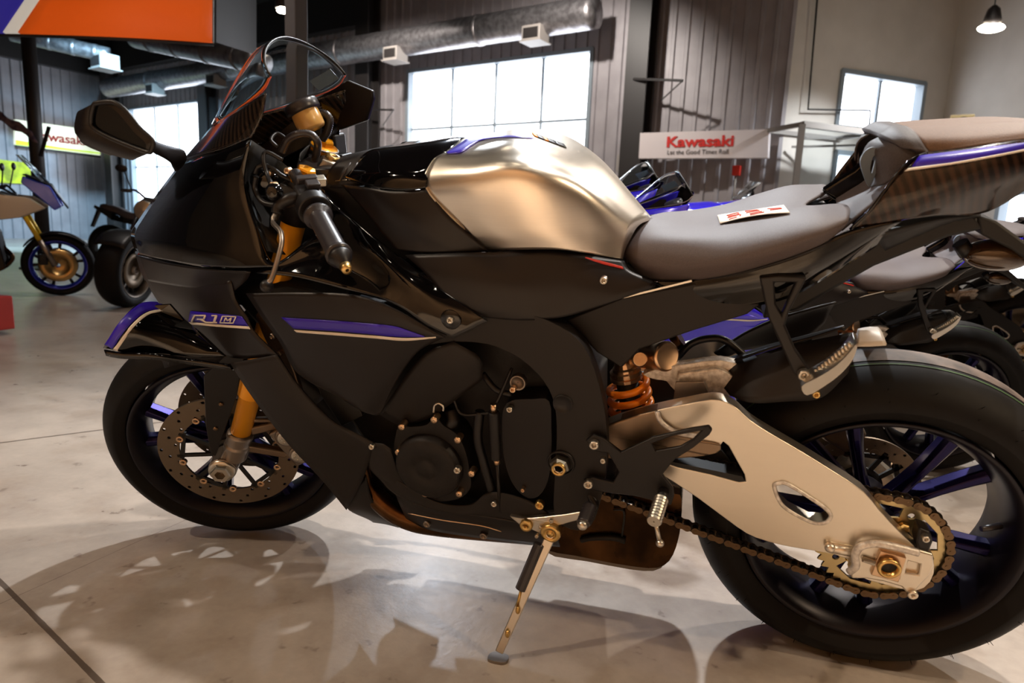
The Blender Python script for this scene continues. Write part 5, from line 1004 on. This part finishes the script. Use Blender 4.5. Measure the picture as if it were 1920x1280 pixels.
struct(MB().plate([p+Vector((0, 0, H)) for p in cor], (0, 0, .1)).build('ceiling', M['ceil'], None))
lamp('SPOT', 'lobby_fill_light', WR(.9, 3.4, 1.9), WR(.25, 1.3, 0), 420, (.9, .95, 1), .1, 75, 1)  # added unseen fill light brightening the lobby wall
# steel columns
def column(px, off, wd, mt, label, name='steel_column', top=H):
    s, z = sB(px, 250, off); r = MB(); c = WB(s, 0, off); f = Matrix((DR, NB, Vector((0, 0, 1)))).transposed()
    for o_ in (-wd*.42, wd*.42): r.box(c+NB*o_*1.0+Vector((0, 0, top/2)), (wd, wd*.1, top), f)
    r.box(c+Vector((0, 0, top/2)), (wd*.12, wd*.84, top), f); o = r.build(name, M[mt], None); tag(o, label, 'column'); return o
column(688, .28, .36, 'steelk', 'dark steel column between the windscreen and the large window'); column(1192, .28, .36, 'steelk', 'dark steel column left of the white Kawasaki sign'.replace('Kawasaki ', 'lettered '))
column(390, .28, .34, 'steelk', 'dark steel column right of the far left window'); column(210, .3, .36, 'steelk', 'dark steel column in the left corner of the room')
pc = depth(556, 100, 6.2); tag(MB().box((pc.x, pc.y, H/2), (.15, .15, H), Matrix.Rotation(R(-15), 3, 'Z')).build('square_column', M['steelg'], None, bevel=.01), 'grey square column seen through the clear windscreen', 'column')
# ducts
def duct(p0, p1, r, label, boxes=(), mt='duct'):
    ax_ = (p1-p0).normalized(); ln = (p1-p0).length; pr = []; k = int(ln/.12)
    for i in range(k+1): pr += [(r, ln*i/k), (r*1.012, ln*(i+.12)/k)] if i < k else [(r, ln)]
    o = MB().lathe(p0, ax_, [(.001, 0)]+pr+[(.001, ln)], 32).build('air_duct', M[mt], None); tag(o, label, 'duct')
    for t in (.15, .38, .62, .85):
        c = p0.lerp(p1, t); MB().lathe(c, ax_, [(r*1.01, -.04), (r*1.06, -.03), (r*1.06, .03), (r*1.01, .04)], 32).build('duct_collar', M['duct'], o)
    for t, sz_ in boxes:
        c = p0.lerp(p1, t)+NB*r*.6-Vector((0, 0, r*1.05)); f = Matrix((DR, NB, Vector((0, 0, 1)))).transposed(); b_ = MB().box(c, (sz_, sz_*.9, sz_*.7), f).build('vent_box', M['vent'], o, bevel=.01); MB().box(c+NB*sz_*.46-Vector((0, 0, .0)), (sz_*.8, .01, sz_*.45), f).build('vent_grille', M['steelk'], b_)
        MB().box(c-Vector((0, 0, sz_*.35)), (sz_*1.15, sz_*1.05, .02), f).build('vent_flange', M['vent'], b_)
    MB().cyl(p0.lerp(p1, .3)+Vector((0, 0, r)), Vector((*p0.lerp(p1, .3).xy, H)), .008, n=6).build('duct_hanger', M['steelk'], o); return o
d0, d1 = HB(205, 182, .8), HB(1120, -8, .8)
def tpx(px, py): P = HB(px, py, .8); return (P-d0).dot((d1-d0).normalized())/(d1-d0).length
zz = (d0.z+d1.z)/2; duct(Vector((d0.x, d0.y, zz)), Vector((d1.x, d1.y, zz)), .24, 'long round metal air duct running along the window wall', [(tpx(300, 150), .34), (tpx(415, 135), .34), (tpx(752, 75), .34), (tpx(1015, 20), .34)])
e0, e1 = depth(255, 70, 9), depth(490, 116, 7.6); duct(e0, e1, .14, 'shorter dull air duct under the orange banner', [], 'duct')
l0, l1 = depth(20, 62, 13), depth(205, 104, 13.6); duct(l0, l1, .15, 'air duct with a square outlet near the left corner', [(1.0, .42)])
# bracket arms
for px, py, lab in ((1188, 148, 'black wall bracket arm on the column beside the white sign'), (690, 205, 'thin black bracket arm on the column by the windscreen')):
    p = HB(px, py, .45); q = HB(px+92, py+3, .7) if px > 1000 else HB(px+48, py+1, .55); m = MB().bar(p, q, .03, .035); m.bar(q, p+(q-p)*.6-Vector((0, 0, .3)), .015, .015); o = m.build('bracket_arm', M['steelk'], None); tag(o, lab, 'bracket')
# sign right of the column
c = [HB(1200, 249, .52), HB(1443, 242, .3), HB(1440, 296, .3), HB(1197, 297, .52)]; UZ = Vector((0, 0, 1))
sg_ = MB().plate(c, -NB*.1).build('wall_sign', M['sign'], None, bevel=.008); tag(sg_, 'white wall sign with red Kawasaki lettering right of the dark column'.replace('Kawasaki ', ''), 'sign')
ex = (c[1]-c[0]); ey = (c[0]-c[3]); o0 = c[3]+NB*.008
text('Kawasaki', .215, 'signred', o0+ex*.222+ey*.43, ex, ey, sg_, 'sign_lettering', ex.length*.52, .006)
text('Let the Good Times Roll', .095, 'signblack', o0+ex*.235+ey*.14, ex, ey, sg_, 'sign_slogan', ex.length*.475, 0, .001)
# sign on the left wall
def HL(px, py, off=.15): return on_plane(px, py, PC+DR*off, DR)
c = [HL(29, 224), HL(188, 246), HL(188, 291), HL(29, 271)]; sl = MB().plate(c, -DR*.12).build('wall_sign', M['signlit'], None); tag(sl, 'lit white and lime sign with red letters on the left wall', 'sign')
ex = c[1]-c[0]; ey = c[0]-c[3]; o0 = c[3]+DR*.01
text('Kawasaki', .36, 'signred', o0+ex*.18+ey*.30, ex, ey, sl, 'sign_lettering', ex.length*.62, .008)
MB().plate([o0+ex*a_+ey*b_ for a_, b_ in ((0, 0), (1, 0), (1, .06), (.5, .09), (0, .2))], DR*.003).build('sign_band', M['lime'], sl); MB().bar(c[3]-UZ*.04, c[2]-UZ*.04, .06, .06).build('sign_rail', M['steelk'], sl)
c = [HL(-60, 292, .1), HL(60, 306, .1), HL(62, 345, .1), HL(-60, 340, .1)]; tag(MB().plate(c, -DR*.05).build('poster', M['yellow'], None), 'yellow green poster panel low on the left wall', 'poster')
# orange display banner on its post
def arc_banner(x0, x1, t0, t1, b0, b1, mt, name, parent):
    g = []
    for i in range(13):
        t = i/12; x = x0+(x1-x0)*t; d = 4.6-.35*sin(pi*min(1, max(0, (x+60)/460))); yt = -60; yb = 62+18*((max(x, 0)/398)**1.6)
        xt = x+(b0+(b1-b0)*t); g.append([depth(xt, yt, d), depth(x, yb, d)])
    return MB().grid(g).build(name, M[mt], parent, solid=.02)
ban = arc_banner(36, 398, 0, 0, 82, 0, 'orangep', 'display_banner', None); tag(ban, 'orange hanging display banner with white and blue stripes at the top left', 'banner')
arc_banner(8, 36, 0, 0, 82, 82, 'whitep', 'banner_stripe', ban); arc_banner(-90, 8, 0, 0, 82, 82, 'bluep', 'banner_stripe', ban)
MB().bar(depth(399, 80, 4.6), depth(399, -60, 4.6), .012, .03).build('banner_edge', M['vent'], ban)
pr_ = []
for i in range(13): x = -90+490*i/12; pr_.append(depth(x, 65+18*((max(x, 0)/398)**1.6), 4.6-.35*sin(pi*min(1, max(0, (x+60)/460)))+.03))
MB().tube(pr_, .014, 8).build('banner_rail', M['steelk'], ban)
MB().plate([depth(402, -60, 4.62), depth(402, 78, 4.62), depth(478, 102, 5.6), depth(478, -40, 5.6)], (0, .02, 0)).build('banner_side', M['cable'], ban)
pp_ = depth(70, 300, 8.9); post = MB().cyl((pp_.x, pp_.y, 0), (pp_.x, pp_.y, 3.6), .085, n=20).build('display_post', M['steelk'], None); tag(post, 'dark round post standing under the orange banner', 'post'); MB().cyl((pp_.x, pp_.y, 0), (pp_.x, pp_.y, .02), .3, n=32).build('base_plate', M['steelk'], post)
f0 = depth(72, 272, 5.2); fm = mat('flag_cloth', '#6a5762', .7); M['flag'] = noise_mat(fm, 14, '#4a3f52', '#8a7078')
MB().grid([[depth(72-8*i, 268-4.5*i+3*sin(i*1.3), 8.7), depth(64-8*i, 256-5*i+4*sin(i*1.3), 8.7), depth(60-8*i, 244-4.5*i+3*sin(i*1.3+1), 8.7)] for i in range(11)]).build('flag_cloth', M['flag'], post, solid=.002)
MB().grid([[depth(72+2*i, 292-7*i, 8.7), depth(80+2*i, 294-7*i, 8.7)] for i in range(9)]).build('flag_cloth', M['steelk'], post, solid=.002)
# vestibule in front of the lobby wall
fr0 = [sR(1500, 244), sR(1640, 238)]; off = .9
def HR(px, py, off): return on_plane(px, py, PR+NL*off, NL)
vb = MB(); A, B_, C_ = HR(1503, 245, .7), HR(1641, 238, .7), HR(1486, 392, .7); A2 = HR(1541, 268, .12); z_ = (A.z+B_.z)/2
A = Vector((A.x, A.y, z_)); B_ = Vector((B_.x, B_.y, z_)); E_ = B_+DL*.8
vb.bar(A, E_, .07, .08); vb.bar(A-Vector((0, 0, z_)), A, .08, .08, (0, 1, 0)); vb.bar(B_+DL*.05-Vector((0, 0, z_)), B_+DL*.05, .1, .08, (0, 1, 0)); vb.bar(A, A-NL*.7, .05, .06); vb.bar(B_, B_-NL*.7, .05, .06); vb.bar(A-NL*.68, B_+DL*.1-NL*.68, .05, .06)
vb.bar(A+DL*.3-NL*.4-UZ*.12, B_-UZ*.03, .02, .03); vb.bar(A+DL*.4-NL*.6-UZ*.2, B_-UZ*.16, .02, .03)
vo = vb.build('glass_vestibule', M['vent'], None); tag(vo, 'white framed glass entry vestibule below the lobby window', 'vestibule')
MB().plate([A-UZ*z_*.98, A-UZ*.04, B_-UZ*.04, B_-UZ*z_*.98], NL*.008).build('glass_pane', M['glass'], vo)
# pipe
pts = [HR(1533, -10, .12), HR(1522, 110, .12), HR(1515, 205, .12), HR(1632, 207, .12), HR(1630, 236, .12)]; pts[1] = pts[0].lerp(pts[2], .5)
tag(MB().tube(pts, .014, 10).build('sprinkler_pipe', M['cable'], None), 'thin dark pipe running down the lobby wall and across the window', 'pipe')
# fire alarm, speaker, small wall box
p = HB(1381, 320, .1); f = Matrix((DR, NB, UZ)).transposed(); o = MB().box(p, (.12, .08, .15), f).build('fire_alarm', M['red'], None, bevel=.01); tag(o, 'small red fire alarm box below the white sign', 'alarm'); MB().cyl(p-UZ*.07, Vector((p.x, p.y, 1.06)), .012, n=8).build('conduit', M['vent'], o)
p = HB(1162, 306, .1); o = MB().box(p, (.10, .07, .28), f).build('wall_box', M['vent'], None, bevel=.008); tag(o, 'small pale wall box left of the column by the sign', 'wall box')
p = depth(1803, 227, 8.2); o = MB().box(p, (.26, .12, .14), Matrix.Rotation(R(-20), 3, 'Z')).build('emergency_light', mat('beige_plastic', '#b8ab84', .5), None, bevel=.012); tag(o, 'beige emergency light unit on the right wall above the tail', 'emergency light'); MB().sphere(p+Vector((.0, -.07, .01)), .04, 14, (1.2, .5, .8)).build('lamp_head', M['plastic'], o)
o = MB().box(depth(-4, 588, 4.2)+Vector((-.1, 0, 0)), (.22, .2, .22)).build('red_box', M['red'], None, bevel=.01); o.location.z = 0; tag(o, 'red object on the floor at the left edge', 'box')
p = o.bound_box
# ceiling lamps: dark housings added at the unseen spot lights, and the two seen in the photograph
def fixture(loc, label, group, dirn=(0, 0, -1), visible=True, big=0):
    d = Vector(dirn).normalized(); loc = Vector(loc); o = MB().lathe(loc-d*.02, -d, [(.085, -.06), (.09, 0), (.06, .12), (.02, .16), (.001, .16)], 24).build('lamp_housing', M['steelk'], None, solid=.003); tag(o, label, 'lamp', group)
    MB().cyl(loc-d*.17, Vector((loc.x, loc.y, H)), .006, n=6).build('lamp_cord', M['cable'], o)
    if visible: MB().lathe(loc+d*.03, -d, [(.0005, 0), (.03, .006), (.055, .025), (.07, .05)], 20).build('lamp_lens', M['bulb'], o)
    if big: MB().sphere(loc-Vector((0, 0, .06)), big, 20, (1.5, 1, .5)).build('lamp_flare', M['bulb'], o)  # flattened glowing sphere added for the flare of the lamp
    return o
fixture(depth(531, 10, 7.5), 'lit ceiling lamp seen above the top of the windscreen', None, big=.05)
pl_ = depth(1860, 42, 7.4); fixture(pl_, 'lit pendant lamp hanging by a cord at the top right', None, big=.09)
lamp('SPOT', 'ceiling_or_fill_light', pl_-Vector((0, 0, .04)), pl_-Vector((.3, 0, 3)), 70, NEUT, .05, 120)
lamp('POINT', 'ceiling_or_fill_light', pl_-Vector((0, .12, .12)), None, 7, NEUT, .06)
for l_, t_, e_, c_, a_ in SPOTS: fixture(Vector(l_)+(Vector(l_)-Vector(t_)).normalized()*.05, 'dark housing added at an unseen showroom spot light', 'ceiling lamps outside the picture', Vector(t_)-Vector(l_), False)
for i in range(5):
    for j in range(4): fixture((-3.6+1.5*i+.3*j+(1.7 if j > 1 else 0), (-2.5, -1.0, 1.6, 4.2)[j], 4.5), 'small lit ceiling lamp in the rows over the aisle', 'ceiling lamps outside the picture')
